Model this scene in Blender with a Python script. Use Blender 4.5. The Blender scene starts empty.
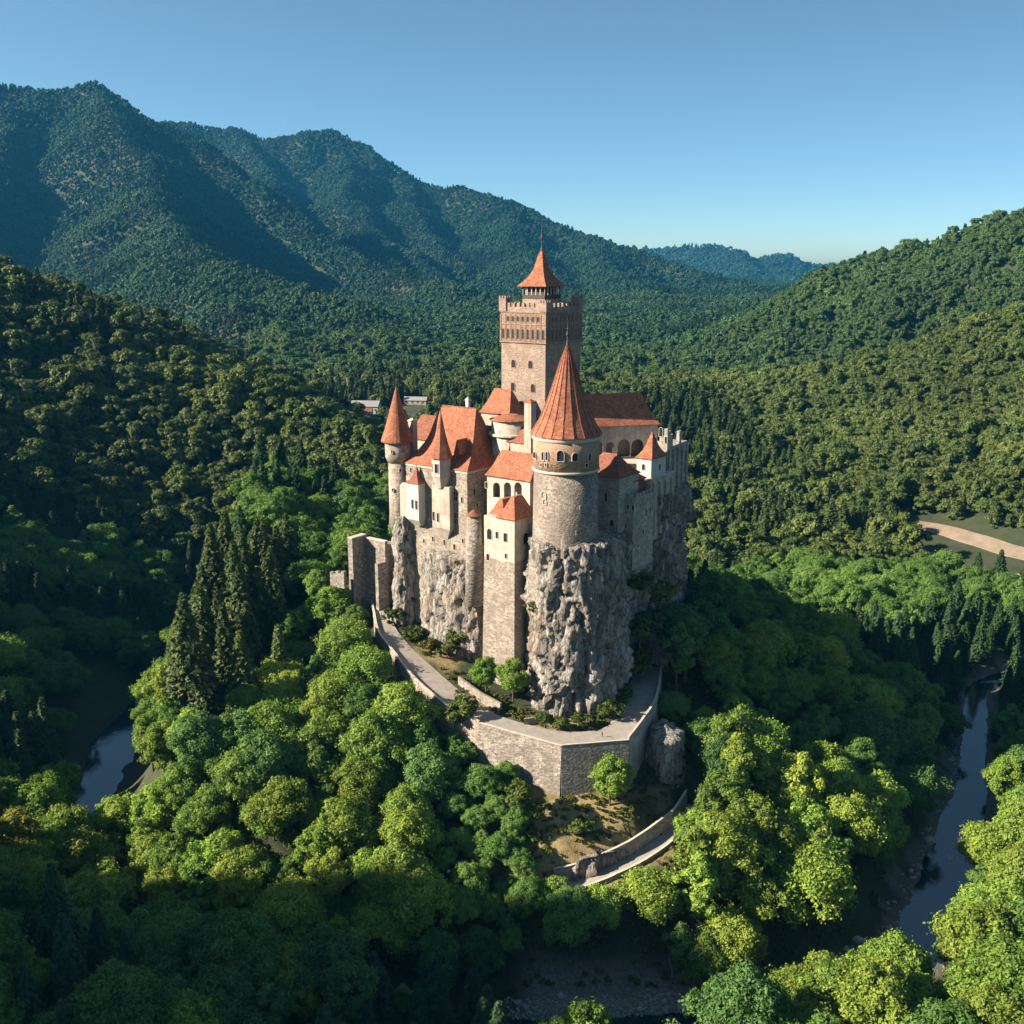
import bpy, math, random
import numpy as np
from mathutils import Vector, Matrix
R = math.radians
rnd = random.Random(7)
sc = bpy.context.scene
COL = sc.collection

# ------------------------------------------------------------------ camera, sky, sun, exposure
CAMZ, FPX, PITCH = 130.0, 1024.0, R(13.3)
cam_d = bpy.data.cameras.new('camera'); cam = bpy.data.objects.new('camera', cam_d); COL.objects.link(cam)
cam.location = (0, 0, CAMZ); cam.rotation_euler = (R(90) - PITCH, 0, 0)
cam_d.sensor_width = 36; cam_d.lens = 36; cam_d.clip_start = 1; cam_d.clip_end = 40000
sc.camera = cam
SUN_EL, SUN_AZ = R(28), R(-101)              # azimuth clockwise from +Y; the sun stands to the left
w = bpy.data.worlds.new('World'); sc.world = w; w.use_nodes = True
wn = w.node_tree.nodes; wl = w.node_tree.links
bg = wn['Background']; sky = wn.new('ShaderNodeTexSky'); sky.sky_type = 'NISHITA'
sky.sun_disc = False; sky.sun_elevation = SUN_EL; sky.sun_rotation = SUN_AZ
sky.altitude = 1000; sky.air_density = 1.0; sky.dust_density = 2.5; sky.ozone_density = 2.0
tcw = wn.new('ShaderNodeTexCoord'); mpw = wn.new('ShaderNodeMapping'); mpw.inputs['Scale'].default_value = (1, 1, 2.1)
wl.new(tcw.outputs['Generated'], mpw.inputs[0]); wl.new(mpw.outputs[0], sky.inputs[0])
tnt = wn.new('ShaderNodeMix'); tnt.data_type = 'RGBA'; tnt.blend_type = 'MULTIPLY'; tnt.inputs[0].default_value = 1; tnt.inputs[7].default_value = (.95, 1.02, .90, 1)
wl.new(sky.outputs[0], tnt.inputs[6]); wl.new(tnt.outputs[2], bg.inputs[0])
bg.inputs['Strength'].default_value = 0.064
sun_d = bpy.data.lights.new('sun', 'SUN'); sun = bpy.data.objects.new('sun', sun_d); COL.objects.link(sun)
sun_d.energy = 5.0; sun_d.angle = R(0.55); sun_d.color = (1.0, 0.86, 0.68)
sdir = Vector((math.sin(SUN_AZ) * math.cos(SUN_EL), math.cos(SUN_AZ) * math.cos(SUN_EL), math.sin(SUN_EL)))
sun.rotation_euler = sdir.to_track_quat('Z', 'Y').to_euler(); sun.location = (-200, 0, 600)
vs = sc.view_settings; vs.view_transform = 'Standard'; vs.look = 'None'; vs.gamma = 1; vs.exposure = 1.64
sc.cycles.max_bounces = 5; sc.cycles.diffuse_bounces = 1; sc.cycles.glossy_bounces = 2
sc.cycles.transmission_bounces = 3; sc.cycles.transparent_max_bounces = 6; sc.cycles.volume_bounces = 0

# ------------------------------------------------------------------ surveying helpers (photograph pixel -> place)
cp, sp = math.cos(PITCH), math.sin(PITCH)
def ray(px, py):
    u, v = (px - 512) / FPX, (py - 512) / FPX
    return np.array([u, cp - v * sp, -sp - v * cp])
def pt(px, py, Y):
    d = ray(px, py); return Vector(d * (Y / d[1])) + Vector((0, 0, CAMZ))
def ptz(px, py, z):
    d = ray(px, py); return Vector(d * ((z - CAMZ) / d[2])) + Vector((0, 0, CAMZ))
def proj(p):
    x, y, z = p[0], p[1], p[2] - CAMZ
    dep = y * cp - z * sp
    return 512 + FPX * x / dep, 512 + FPX * (-(y * sp + z * cp)) / dep, dep

# ------------------------------------------------------------------ numpy noise
def _h(ix, iy, iz, s):
    n = (ix * 374761393 + iy * 668265263 + iz * 2147483647 + s * 974711) & 0x7fffffff
    n = ((n ^ (n >> 13)) * 1274126177) & 0x7fffffff
    n = ((n ^ (n >> 16)) * 668265263) & 0x7fffffff
    return ((n ^ (n >> 15)) & 0xffff) / 65535.0
def vnoise(x, y, z=0.0, s=0):
    x, y, z = np.broadcast_arrays(np.asarray(x, float), np.asarray(y, float), np.asarray(z, float))
    ix, iy, iz = [np.floor(q).astype(np.int64) for q in (x, y, z)]
    f = [q - i for q, i in ((x, ix), (y, iy), (z, iz))]
    a, b, c = [q * q * (3 - 2 * q) for q in f]
    r = 0
    for dx in (0, 1):
        for dy in (0, 1):
            for dz in (0, 1):
                r = r + _h(ix + dx, iy + dy, iz + dz, s) * (a if dx else 1 - a) * (b if dy else 1 - b) * (c if dz else 1 - c)
    return r * 2 - 1
def fbm(x, y, z=0.0, s=0, o=4):
    r, a = 0, 1.0
    for i in range(o):
        k = 2.03 ** i
        r = r + a * vnoise(np.asarray(x) * k, np.asarray(y) * k, np.asarray(z) * k, s + i * 17); a *= .5
    return r
def chisel(x, y, z, s=0):      # blocky facets: nearest jittered cell, each with its own height and tilt
    ix, iy, iz = [np.floor(q).astype(np.int64) for q in (x, y, z)]; best = np.full(np.shape(x), 9.0); val = np.zeros(np.shape(x))
    for dx in (-1, 0, 1):
        for dy in (-1, 0, 1):
            for dz in (-1, 0, 1):
                a, b, c = ix + dx, iy + dy, iz + dz
                px, py, pz = x - a - _h(a, b, c, s), y - b - _h(a, b, c, s + 1), z - c - _h(a, b, c, s + 2)
                d = px * px + py * py + pz * pz; k = d < best
                v = _h(a, b, c, s + 3) * 1.6 - .8 + px * (_h(a, b, c, s + 4) * 2 - 1) + py * (_h(a, b, c, s + 5) * 2 - 1) + pz * (_h(a, b, c, s + 6) * 2 - 1)
                best = np.where(k, d, best); val = np.where(k, v, val)
    return val
def sstep(a, b, x):
    t = np.clip((x - a) / (b - a), 0, 1); return t * t * (3 - 2 * t)

# ------------------------------------------------------------------ objects helpers
def tag(o, label=None, cat=None, group=None, kind=None):
    if label: o['label'] = label
    if cat: o['category'] = cat
    if group: o['group'] = group
    if kind: o['kind'] = kind
    return o
def thing(name, label, cat, loc=(0, 0, 0), rz=0, group=None):
    o = bpy.data.objects.new(name, None); COL.objects.link(o)
    o.empty_display_size = 1; o.location = loc; o.rotation_euler = (0, 0, rz)
    return tag(o, label, cat, group)
def link(name, me, parent=None, m=None):
    if m is not None:
        me.materials.clear(); me.materials.append(m)
    o = bpy.data.objects.new(name, me); COL.objects.link(o)
    if parent is not None: o.parent = parent
    return o
def mesh_np(name, V, F, smooth=False):
    V = np.asarray(V, np.float32); F = np.asarray(F, np.int32); n, k = F.shape
    me = bpy.data.meshes.new(name)
    me.vertices.add(len(V)); me.vertices.foreach_set('co', V.ravel())
    me.loops.add(n * k); me.loops.foreach_set('vertex_index', F.ravel())
    me.polygons.add(n); me.polygons.foreach_set('loop_start', np.arange(0, n * k, k, dtype=np.int32))
    try: me.polygons.foreach_set('loop_total', np.full(n, k, np.int32))
    except Exception: pass
    if smooth: me.polygons.foreach_set('use_smooth', np.ones(n, bool))
    me.update(calc_edges=True); me.validate()
    return me
class MB:
    def __init__(s): s.v = []; s.f = []
    def add(s, vs, fs):
        b = len(s.v); s.v += [tuple(q) for q in vs]; s.f += [tuple(b + i for i in f) for f in fs]; return s
    def box(s, x0, x1, y0, y1, z0, z1):
        return s.add([(x0, y0, z0), (x1, y0, z0), (x1, y1, z0), (x0, y1, z0), (x0, y0, z1), (x1, y0, z1), (x1, y1, z1), (x0, y1, z1)],
                     [(3, 2, 1, 0), (4, 5, 6, 7), (0, 1, 5, 4), (1, 2, 6, 5), (2, 3, 7, 6), (3, 0, 4, 7)])
    def loft(s, rings, cap=True, closed=True):
        n = len(rings[0]); vs = [p for r in rings for p in r]; fs = []
        for i in range(len(rings) - 1):
            for j in range(n if closed else n - 1):
                k = (j + 1) % n
                fs.append((i * n + j, i * n + k, (i + 1) * n + k, (i + 1) * n + j))
        if cap:
            fs.append(tuple(range(n - 1, -1, -1))); fs.append(tuple((len(rings) - 1) * n + j for j in range(n)))
        return s.add(vs, fs)
    def rect_loft(s, levels, cap=True):     # levels: (x0,x1,y0,y1,z)
        return s.loft([[(x0, y0, z), (x1, y0, z), (x1, y1, z), (x0, y1, z)] for x0, x1, y0, y1, z in levels], cap)
    def round(s, cx, cy, prof, n=24, cap=True, ph=0.0):   # prof: (r,z)
        return s.loft([[(cx + r * math.cos(ph + 2 * math.pi * j / n), cy + r * math.sin(ph + 2 * math.pi * j / n), z) for j in range(n)] for r, z in prof], cap)
    def tube(s, pts, rad, n=6):
        pts = [Vector(p) for p in pts]; rings = []
        for i, p in enumerate(pts):
            d = (pts[min(i + 1, len(pts) - 1)] - pts[max(i - 1, 0)]).normalized()
            a = d.cross(Vector((0.3, 0.9, 0.1)) if abs(d.z) > .9 else Vector((0, 0, 1))).normalized(); b = d.cross(a)
            r = rad[i] if hasattr(rad, '__len__') else rad
            rings.append([p + r * (math.cos(2 * math.pi * j / n) * a + math.sin(2 * math.pi * j / n) * b) for j in range(n)])
        return s.loft(rings)
    def build(s, name, m, parent=None, smooth=False):
        me = bpy.data.meshes.new(name); me.from_pydata(s.v, [], s.f)
        import bmesh
        bm = bmesh.new(); bm.from_mesh(me); bmesh.ops.recalc_face_normals(bm, faces=bm.faces); bm.to_mesh(me); bm.free()
        if smooth:
            for p in me.polygons: p.use_smooth = True
        me.update(); me.materials.append(m)
        return link(name, me, parent)

# ------------------------------------------------------------------ materials
def newmat(name):
    m = bpy.data.materials.new(name); m.use_nodes = True
    nt = m.node_tree; return m, nt, nt.nodes['Principled BSDF']
def N(nt, t, **kw):
    n = nt.nodes.new(t)
    for k, v in kw.items(): setattr(n, k, v)
    return n
def ramp(nt, src, cols, interp='LINEAR'):
    r = N(nt, 'ShaderNodeValToRGB'); r.color_ramp.interpolation = interp
    e = r.color_ramp.elements
    while len(e) < len(cols): e.new(0.5)
    for i, (p, c) in enumerate(cols): e[i].position = p; e[i].color = (*c, 1)
    nt.links.new(src, r.inputs[0]); return r.outputs[0]
def mix(nt, fac, a, b, mode='MIX'):
    n = N(nt, 'ShaderNodeMix', data_type='RGBA', blend_type=mode)
    if hasattr(fac, 'links'): nt.links.new(fac, n.inputs[0])
    else: n.inputs[0].default_value = fac
    for s, i in ((a, 6), (b, 7)):
        if hasattr(s, 'links'): nt.links.new(s, n.inputs[i])
        else: n.inputs[i].default_value = (*s, 1)
    return n.outputs[2]
def noise(nt, co, scale, detail=4, rough=.6, dist=0):
    n = N(nt, 'ShaderNodeTexNoise'); n.inputs['Scale'].default_value = scale; n.inputs['Detail'].default_value = detail
    n.inputs['Roughness'].default_value = rough; n.inputs['Distortion'].default_value = dist
    nt.links.new(co, n.inputs['Vector']); return n.outputs['Fac']
def coords(nt, scale=(1, 1, 1), which='Object'):
    t = N(nt, 'ShaderNodeTexCoord'); mp = N(nt, 'ShaderNodeMapping'); mp.inputs['Scale'].default_value = scale
    nt.links.new(t.outputs[which], mp.inputs[0]); return mp.outputs[0]
def bump(nt, bsdf, h, strength, dist):
    b = N(nt, 'ShaderNodeBump'); b.inputs['Strength'].default_value = strength; b.inputs['Distance'].default_value = dist
    nt.links.new(h, b.inputs['Height']); nt.links.new(b.outputs[0], bsdf.inputs['Normal'])
def stone(name, base, dark, light, sc_=1.3, bs=.7, patch=None, stain=0.35):
    m, nt, b = newmat(name)
    co = coords(nt); cz = coords(nt, (1, 1, 1.6))
    v = N(nt, 'ShaderNodeTexVoronoi'); v.inputs['Scale'].default_value = sc_; nt.links.new(cz, v.inputs['Vector'])
    sep = N(nt, 'ShaderNodeSeparateColor'); nt.links.new(v.outputs['Color'], sep.inputs[0])
    c = ramp(nt, sep.outputs[0], [(0, dark), (.45, base), (1, light)])
    n1 = noise(nt, co, .16, 5, .65)
    c = mix(nt, ramp(nt, n1, [(.38, (0, 0, 0)), (.68, (1, 1, 1))]), c, tuple(q * .62 for q in base), 'MIX') if patch is None else \
        mix(nt, ramp(nt, n1, [(.42, (0, 0, 0)), (.6, (1, 1, 1))]), c, patch)
    st = noise(nt, coords(nt, (1.1, 1.1, .12)), .8, 4, .6)
    c = mix(nt, ramp(nt, st, [(.52, (0, 0, 0)), (.75, (stain,) * 3)]), c, tuple(q * .35 for q in base))
    nt.links.new(c, b.inputs['Base Color']); b.inputs['Roughness'].default_value = .92
    e = N(nt, 'ShaderNodeMath', operation='ADD'); nt.links.new(v.outputs['Distance'], e.inputs[0]); nt.links.new(noise(nt, co, 2.5, 4), e.inputs[1])
    bump(nt, b, e.outputs[0], bs, .25)
    return m
def plain(name, c1, c2, scale=.6, rough=.85, bs=.15, dist=.08, streak=None):
    m, nt, b = newmat(name); co = coords(nt); n = noise(nt, co, scale, 6, .65)
    c = ramp(nt, n, [(.3, c1), (.7, c2)])
    if streak:      # rain streaks and patches where the render has come off
        c = mix(nt, ramp(nt, noise(nt, coords(nt, (1.3, 1.3, .09)), .9, 5, .65), [(.5, (0, 0, 0)), (.72, (.6,) * 3)]), c, tuple(q * .45 for q in c1))
        c = mix(nt, ramp(nt, noise(nt, co, .45, 6, .7), [(.60, (0, 0, 0)), (.64, (.8,) * 3)]), c, streak)
    nt.links.new(c, b.inputs['Base Color']); b.inputs['Roughness'].default_value = rough
    bump(nt, b, noise(nt, co, scale * 5, 3), bs, dist); return m
def tile(name, c1, c2, c3):
    m, nt, b = newmat(name); co = coords(nt)
    v = N(nt, 'ShaderNodeTexVoronoi'); v.inputs['Scale'].default_value = 1.9; nt.links.new(coords(nt, (1, 1, 1.5)), v.inputs['Vector'])
    sep = N(nt, 'ShaderNodeSeparateColor'); nt.links.new(v.outputs['Color'], sep.inputs[0])
    c = ramp(nt, sep.outputs[0], [(0, c1), (.5, c2), (1, c3)])
    c = mix(nt, ramp(nt, noise(nt, co, .22, 6, .7), [(.42, (0, 0, 0)), (.70, (.65,) * 3)]), c, tuple(q * .55 for q in c1))
    c = mix(nt, ramp(nt, noise(nt, co, .55, 5, .7), [(.55, (0, 0, 0)), (.75, (.6,) * 3)]), c, tuple(min(1, q * 1.25) for q in c3))
    c = mix(nt, ramp(nt, noise(nt, coords(nt, (1.6, 1.6, .18)), 1.0, 3, .6), [(.5, (0, 0, 0)), (.8, (.5,) * 3)]), c, (.19, .12, .08))
    nt.links.new(c, b.inputs['Base Color']); b.inputs['Roughness'].default_value = .85
    wv = N(nt, 'ShaderNodeTexWave', bands_direction='Z'); wv.inputs['Scale'].default_value = .9; wv.inputs['Distortion'].default_value = .6
    nt.links.new(co, wv.inputs['Vector']); bump(nt, b, wv.outputs['Fac'], .5, .12)
    return m
def leafmat(name, lo, hi, patch_scale=.02, trans=.3):
    m, nt, b = newmat(name)
    oi = N(nt, 'ShaderNodeObjectInfo')
    c = ramp(nt, oi.outputs['Random'], [(0, lo), (.6, tuple((a + q) / 2 for a, q in zip(lo, hi))), (1, hi)])
    pn = noise(nt, oi.outputs['Location'], patch_scale, 3)
    c = mix(nt, ramp(nt, pn, [(.4, (0, 0, 0)), (.62, (.8,) * 3)]), c, tuple(q * .6 for q in lo))
    ln = noise(nt, coords(nt), .45, 3)
    c = mix(nt, ramp(nt, ln, [(.35, (0, 0, 0)), (.7, (.55,) * 3)]), c, tuple(q * 1.35 for q in hi))
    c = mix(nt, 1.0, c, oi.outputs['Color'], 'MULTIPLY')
    nt.links.new(c, b.inputs['Base Color']); b.inputs['Roughness'].default_value = .6; b.inputs['Specular IOR Level'].default_value = .22
    tr = N(nt, 'ShaderNodeBsdfTranslucent'); nt.links.new(mix(nt, 1.0, c, (1.25, 1.3, .6), 'MULTIPLY'), tr.inputs[0])
    ms = N(nt, 'ShaderNodeMixShader'); ms.inputs[0].default_value = trans
    nt.links.new(b.outputs[0], ms.inputs[1]); nt.links.new(tr.outputs[0], ms.inputs[2])
    nt.links.new(ms.outputs[0], nt.nodes['Material Output'].inputs[0])
    return m

M = {}
M['keep_stone'] = stone('keep_stone', (.29, .215, .17), (.22, .155, .12), (.37, .29, .235), 1.5, .5, None, .3)
M['warm_stone'] = stone('warm_stone', (.295, .247, .205), (.165, .13, .105), (.44, .385, .325), 1.2, .4)
M['keep_brick'] = stone('keep_brick', (.20, .115, .08), (.13, .07, .05), (.28, .18, .13), 2.0, .4, (.25, .17, .12))
M['keep_trim'] = stone('keep_trim', (.27, .185, .14), (.19, .12, .09), (.36, .27, .21), 1.5, .4, None, .3)
M['drum_stone'] = stone('drum_stone', (.225, .188, .158), (.12, .098, .082), (.34, .29, .25), 1.3, .5)
M['grey_stone'] = stone('grey_stone', (.34, .31, .27), (.20, .18, .15), (.46, .41, .36), 1.2, .5)
M['wall_stone'] = stone('wall_stone', (.26, .225, .195), (.12, .10, .085), (.40, .36, .32), 1.0, .7)
M['brick'] = stone('brick', (.27, .155, .10), (.18, .095, .06), (.36, .24, .165), 2.2, .4, (.32, .235, .17))
M['plaster'] = plain('plaster', (.33, .285, .23), (.52, .465, .40), .35, .9, .3, .08, (.27, .20, .145))
M['old_plaster'] = plain('old_plaster', (.26, .225, .185), (.46, .41, .345), .3, .9, .4, .1, (.20, .155, .12))
M['trim'] = plain('trim', (.36, .32, .27), (.52, .47, .40), .8)
M['tile'] = tile('tile', (.20, .060, .028), (.28, .092, .043), (.37, .15, .078))
M['tile_dark'] = tile('tile_dark', (.14, .044, .027), (.20, .063, .035), (.27, .095, .05))
M['glass'] = plain('window_glass', (.012, .012, .014), (.03, .03, .035), 1.2, .25, .05)
M['dark_wood'] = plain('dark_wood', (.035, .025, .018), (.08, .055, .04), 2)
M['pale_wood'] = plain('pale_wood', (.30, .27, .23), (.45, .42, .38), 2)
M['lead'] = plain('lead', (.10, .10, .11), (.2, .2, .21), 2, .5)
M['iron'] = plain('iron', (.03, .03, .03), (.07, .065, .06), 3, .5)
M['bark'] = plain('bark', (.05, .035, .025), (.12, .09, .065), 1.2, .95, .6, .15)
M['dead_bark'] = plain('dead_bark', (.25, .22, .19), (.42, .38, .34), 1.2, .95, .6, .15)
M['road'] = plain('road', (.22, .195, .17), (.33, .295, .26), .5, .95, .2)
M['dirt'] = plain('dirt', (.17, .13, .09), (.27, .21, .155), .15, .95, .2)
M['pebble'] = plain('pebble', (.22, .20, .18), (.42, .39, .36), .4, .9, .2)
M['boulder'] = plain('boulder', (.30, .28, .25), (.48, .46, .43), .6, .9, .4)
M['render_white'] = plain('render_white', (.38, .365, .345), (.50, .485, .46), .3, .9, .25, .08, (.33, .30, .265))
M['red_paint'] = plain('red_paint', (.40, .05, .04), (.5, .08, .06), .3)
M['sheet_grey'] = plain('sheet_grey', (.20, .20, .205), (.28, .28, .285), .3, .6)
M['cloth_dark'] = plain('cloth_dark', (.03, .03, .04), (.06, .06, .075), 6)
M['cloth_red'] = plain('cloth_red', (.22, .12, .10), (.3, .17, .14), 6)
M['skin'] = plain('skin', (.42, .26, .19), (.48, .31, .23), 6, .6)
M['hair'] = plain('hair', (.03, .02, .015), (.06, .04, .03), 8, .6)
GREEN = dict(lo=(.085, .165, .036), hi=(.235, .315, .075))
M['leaf'] = leafmat('leaf', GREEN['lo'], GREEN['hi'], trans=.32)
M['needle'] = leafmat('needle', (.030, .062, .026), (.075, .112, .042), trans=.12)
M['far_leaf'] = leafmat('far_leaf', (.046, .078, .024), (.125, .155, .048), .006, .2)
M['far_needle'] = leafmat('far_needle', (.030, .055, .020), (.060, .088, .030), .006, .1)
M['bush'] = leafmat('bush', (.045, .075, .018), (.13, .16, .035), trans=.3)
# limestone of the crag
m, nt, b = newmat('limestone'); M['rock'] = m
co = coords(nt); cz = coords(nt, (1, 1, .35))
n1 = noise(nt, cz, .42, 10, .74, .3)
c = ramp(nt, n1, [(.30, (.07, .062, .054)), (.43, (.22, .20, .175)), (.53, (.38, .355, .325)), (.75, (.55, .53, .50))])
c = mix(nt, ramp(nt, noise(nt, co, .09, 4, .6), [(.5, (0, 0, 0)), (.7, (.7,) * 3)]), c, (.30, .20, .11))
n2 = noise(nt, coords(nt, (1.2, 1.2, .10)), .5, 5, .65)
c = mix(nt, ramp(nt, n2, [(.52, (0, 0, 0)), (.68, (.75,) * 3)]), c, (.07, .065, .055))
g = N(nt, 'ShaderNodeNewGeometry'); sx = N(nt, 'ShaderNodeSeparateXYZ'); nt.links.new(g.outputs['Normal'], sx.inputs[0])
ad = N(nt, 'ShaderNodeMath', operation='MULTIPLY_ADD'); nt.links.new(noise(nt, co, .3, 4), ad.inputs[0]); ad.inputs[1].default_value = .9
nt.links.new(sx.outputs[2], ad.inputs[2])
c = mix(nt, ramp(nt, ad.outputs[0], [(1.05, (0, 0, 0)), (1.3, (1, 1, 1))]), c, (.07, .07, .03))
nt.links.new(c, b.inputs['Base Color']); b.inputs['Roughness'].default_value = .95
vc = N(nt, 'ShaderNodeTexVoronoi', feature='DISTANCE_TO_EDGE'); vc.inputs['Scale'].default_value = .55
wp = N(nt, 'ShaderNodeTexNoise'); wp.inputs['Scale'].default_value = .5; wp.inputs['Detail'].default_value = 4; nt.links.new(cz, wp.inputs['Vector'])
va = N(nt, 'ShaderNodeVectorMath', operation='MULTIPLY_ADD'); nt.links.new(wp.outputs['Color'], va.inputs[0]); va.inputs[1].default_value = (2.2, 2.2, 2.2); nt.links.new(cz, va.inputs[2])
nt.links.new(va.outputs[0], vc.inputs['Vector'])
c = mix(nt, ramp(nt, noise(nt, coords(nt, (1, 1, .6)), .13, 7, .72), [(.57, (0, 0, 0)), (.66, (.85,) * 3)]), c, (.075, .08, .03))
c = mix(nt, ramp(nt, vc.outputs['Distance'], [(.0, (.8,) * 3), (.09, (0, 0, 0))]), c, (.07, .06, .05)); nt.links.new(c, b.inputs['Base Color'])
hs_ = N(nt, 'ShaderNodeMath', operation='ADD'); nt.links.new(noise(nt, cz, .9, 10, .75), hs_.inputs[0])
cr = N(nt, 'ShaderNodeMath', operation='MINIMUM'); nt.links.new(vc.outputs['Distance'], cr.inputs[0]); cr.inputs[1].default_value = .18; nt.links.new(cr.outputs[0], hs_.inputs[1])
bump(nt, b, hs_.outputs[0], 1.0, 1.3)
# forest floor, turning to gravel beside the water
m, nt, b = newmat('forest_floor'); M['ground'] = m
co = coords(nt); g = N(nt, 'ShaderNodeNewGeometry'); sx = N(nt, 'ShaderNodeSeparateXYZ'); nt.links.new(g.outputs['Position'], sx.inputs[0])
c = ramp(nt, noise(nt, co, .12, 8, .7), [(.3, (.016, .024, .009)), (.5, (.028, .040, .014)), (.68, (.042, .048, .018))])
atg = N(nt, 'ShaderNodeAttribute', attribute_name='gravel')
ha = N(nt, 'ShaderNodeMath', operation='MULTIPLY_ADD'); nt.links.new(noise(nt, co, .25, 4), ha.inputs[0]); ha.inputs[1].default_value = 2.0; nt.links.new(sx.outputs[2], ha.inputs[2])
mr = N(nt, 'ShaderNodeMapRange'); nt.links.new(ha.outputs[0], mr.inputs[0]); mr.inputs[1].default_value = -46.2; mr.inputs[2].default_value = -44.8
mr.inputs[3].default_value = 1; mr.inputs[4].default_value = 0
c = mix(nt, mr.outputs[0], c, (.035, .034, .022))
c = mix(nt, atg.outputs['Fac'], c, ramp(nt, noise(nt, co, 1.2, 6, .7), [(.3, (.07, .06, .05)), (.7, (.26, .235, .205))]))
at = N(nt, 'ShaderNodeAttribute', attribute_name='dry')
c = mix(nt, at.outputs['Fac'], c, ramp(nt, noise(nt, co, .35, 6, .7), [(.3, (.13, .12, .045)), (.5, (.27, .20, .09)), (.7, (.40, .28, .14))]))
nt.links.new(c, b.inputs['Base Color']); b.inputs['Roughness'].default_value = .95
bump(nt, b, noise(nt, co, .6, 6, .7), .8, .5)
# river
m, nt, b = newmat('river_water'); M['water'] = m
b.inputs['Base Color'].default_value = (.006, .022, .034, 1); b.inputs['Roughness'].default_value = .04; b.inputs['IOR'].default_value = 2.0
bump(nt, b, noise(nt, coords(nt, (1, .6, 1)), .5, 5), .16, .3)
# ------------------------------------------------------------------ terrain
WATER = -48.0
RIV = np.array([(-172, 520), (-163, 480), (-155, 430), (-153, 363), (-140, 300), (-105, 250), (-55, 224), (0, 211), (45, 211), (85, 222), (112, 245),
                (140, 290), (165, 335), (183, 375), (203, 418), (245, 448), (340, 470)], float)
RIVW = np.array([4, 4, 5, 10, 4, 4, 4, 4, 5.5, 7, 8, 7.5, 5.2, 4.4, 4.4, 4, 5], float)
def polydist(x, y, P, closed=False):
    n = len(P); best = np.full(np.shape(x), 1e9); bi = np.zeros(np.shape(x), int); bt = np.zeros(np.shape(x))
    for i in range(n if closed else n - 1):
        a, c = P[i], P[(i + 1) % n]; dx, dy = c[0] - a[0], c[1] - a[1]
        t = np.clip(((x - a[0]) * dx + (y - a[1]) * dy) / (dx * dx + dy * dy), 0, 1)
        d = np.hypot(x - a[0] - t * dx, y - a[1] - t * dy); k = d < best
        best = np.where(k, d, best); bi = np.where(k, i, bi); bt = np.where(k, t, bt)
    return best, bi, bt
def inside(x, y, P):
    r = np.zeros(np.shape(x), bool); n = len(P)
    for i in range(n):
        (x0, y0), (x1, y1) = P[i][:2], P[(i + 1) % n][:2]
        k = (y0 > y) != (y1 > y)
        r ^= k & (x < (x1 - x0) * (y - y0) / (y1 - y0 + 1e-12) + x0)
    return r
# outer edge of the castle road, as surveyed: (px, py, z, height of the wall below the edge)
EDGE = [(338, 588, 16, 1), (367, 597, 14.5, 3), (373, 612, 13, 4), (378, 633, 10.5, 5), (395, 656, 7.5, 7), (414, 680, 4.5, 7), (447, 708, 1.8, 8), (479, 724, .4, 11),
        (561.5, 747, 0, 14.5), (629, 741.4, 0, 13), (643, 723, .3, 11), (657, 700, .8, 8), (662, 668, 1.5, 4)]
PL = [(*ptz(a, b_, c)[:2], c, d) for a, b_, c, d in EDGE] + [(66, 338, 2, 0), (70, 362, 5, 0), (52, 394, 8, 0), (10, 402, 10, 0), (-40, 394, 14, 0), (-66, 374, 16, 0)]
PLN = np.array(PL)
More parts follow.
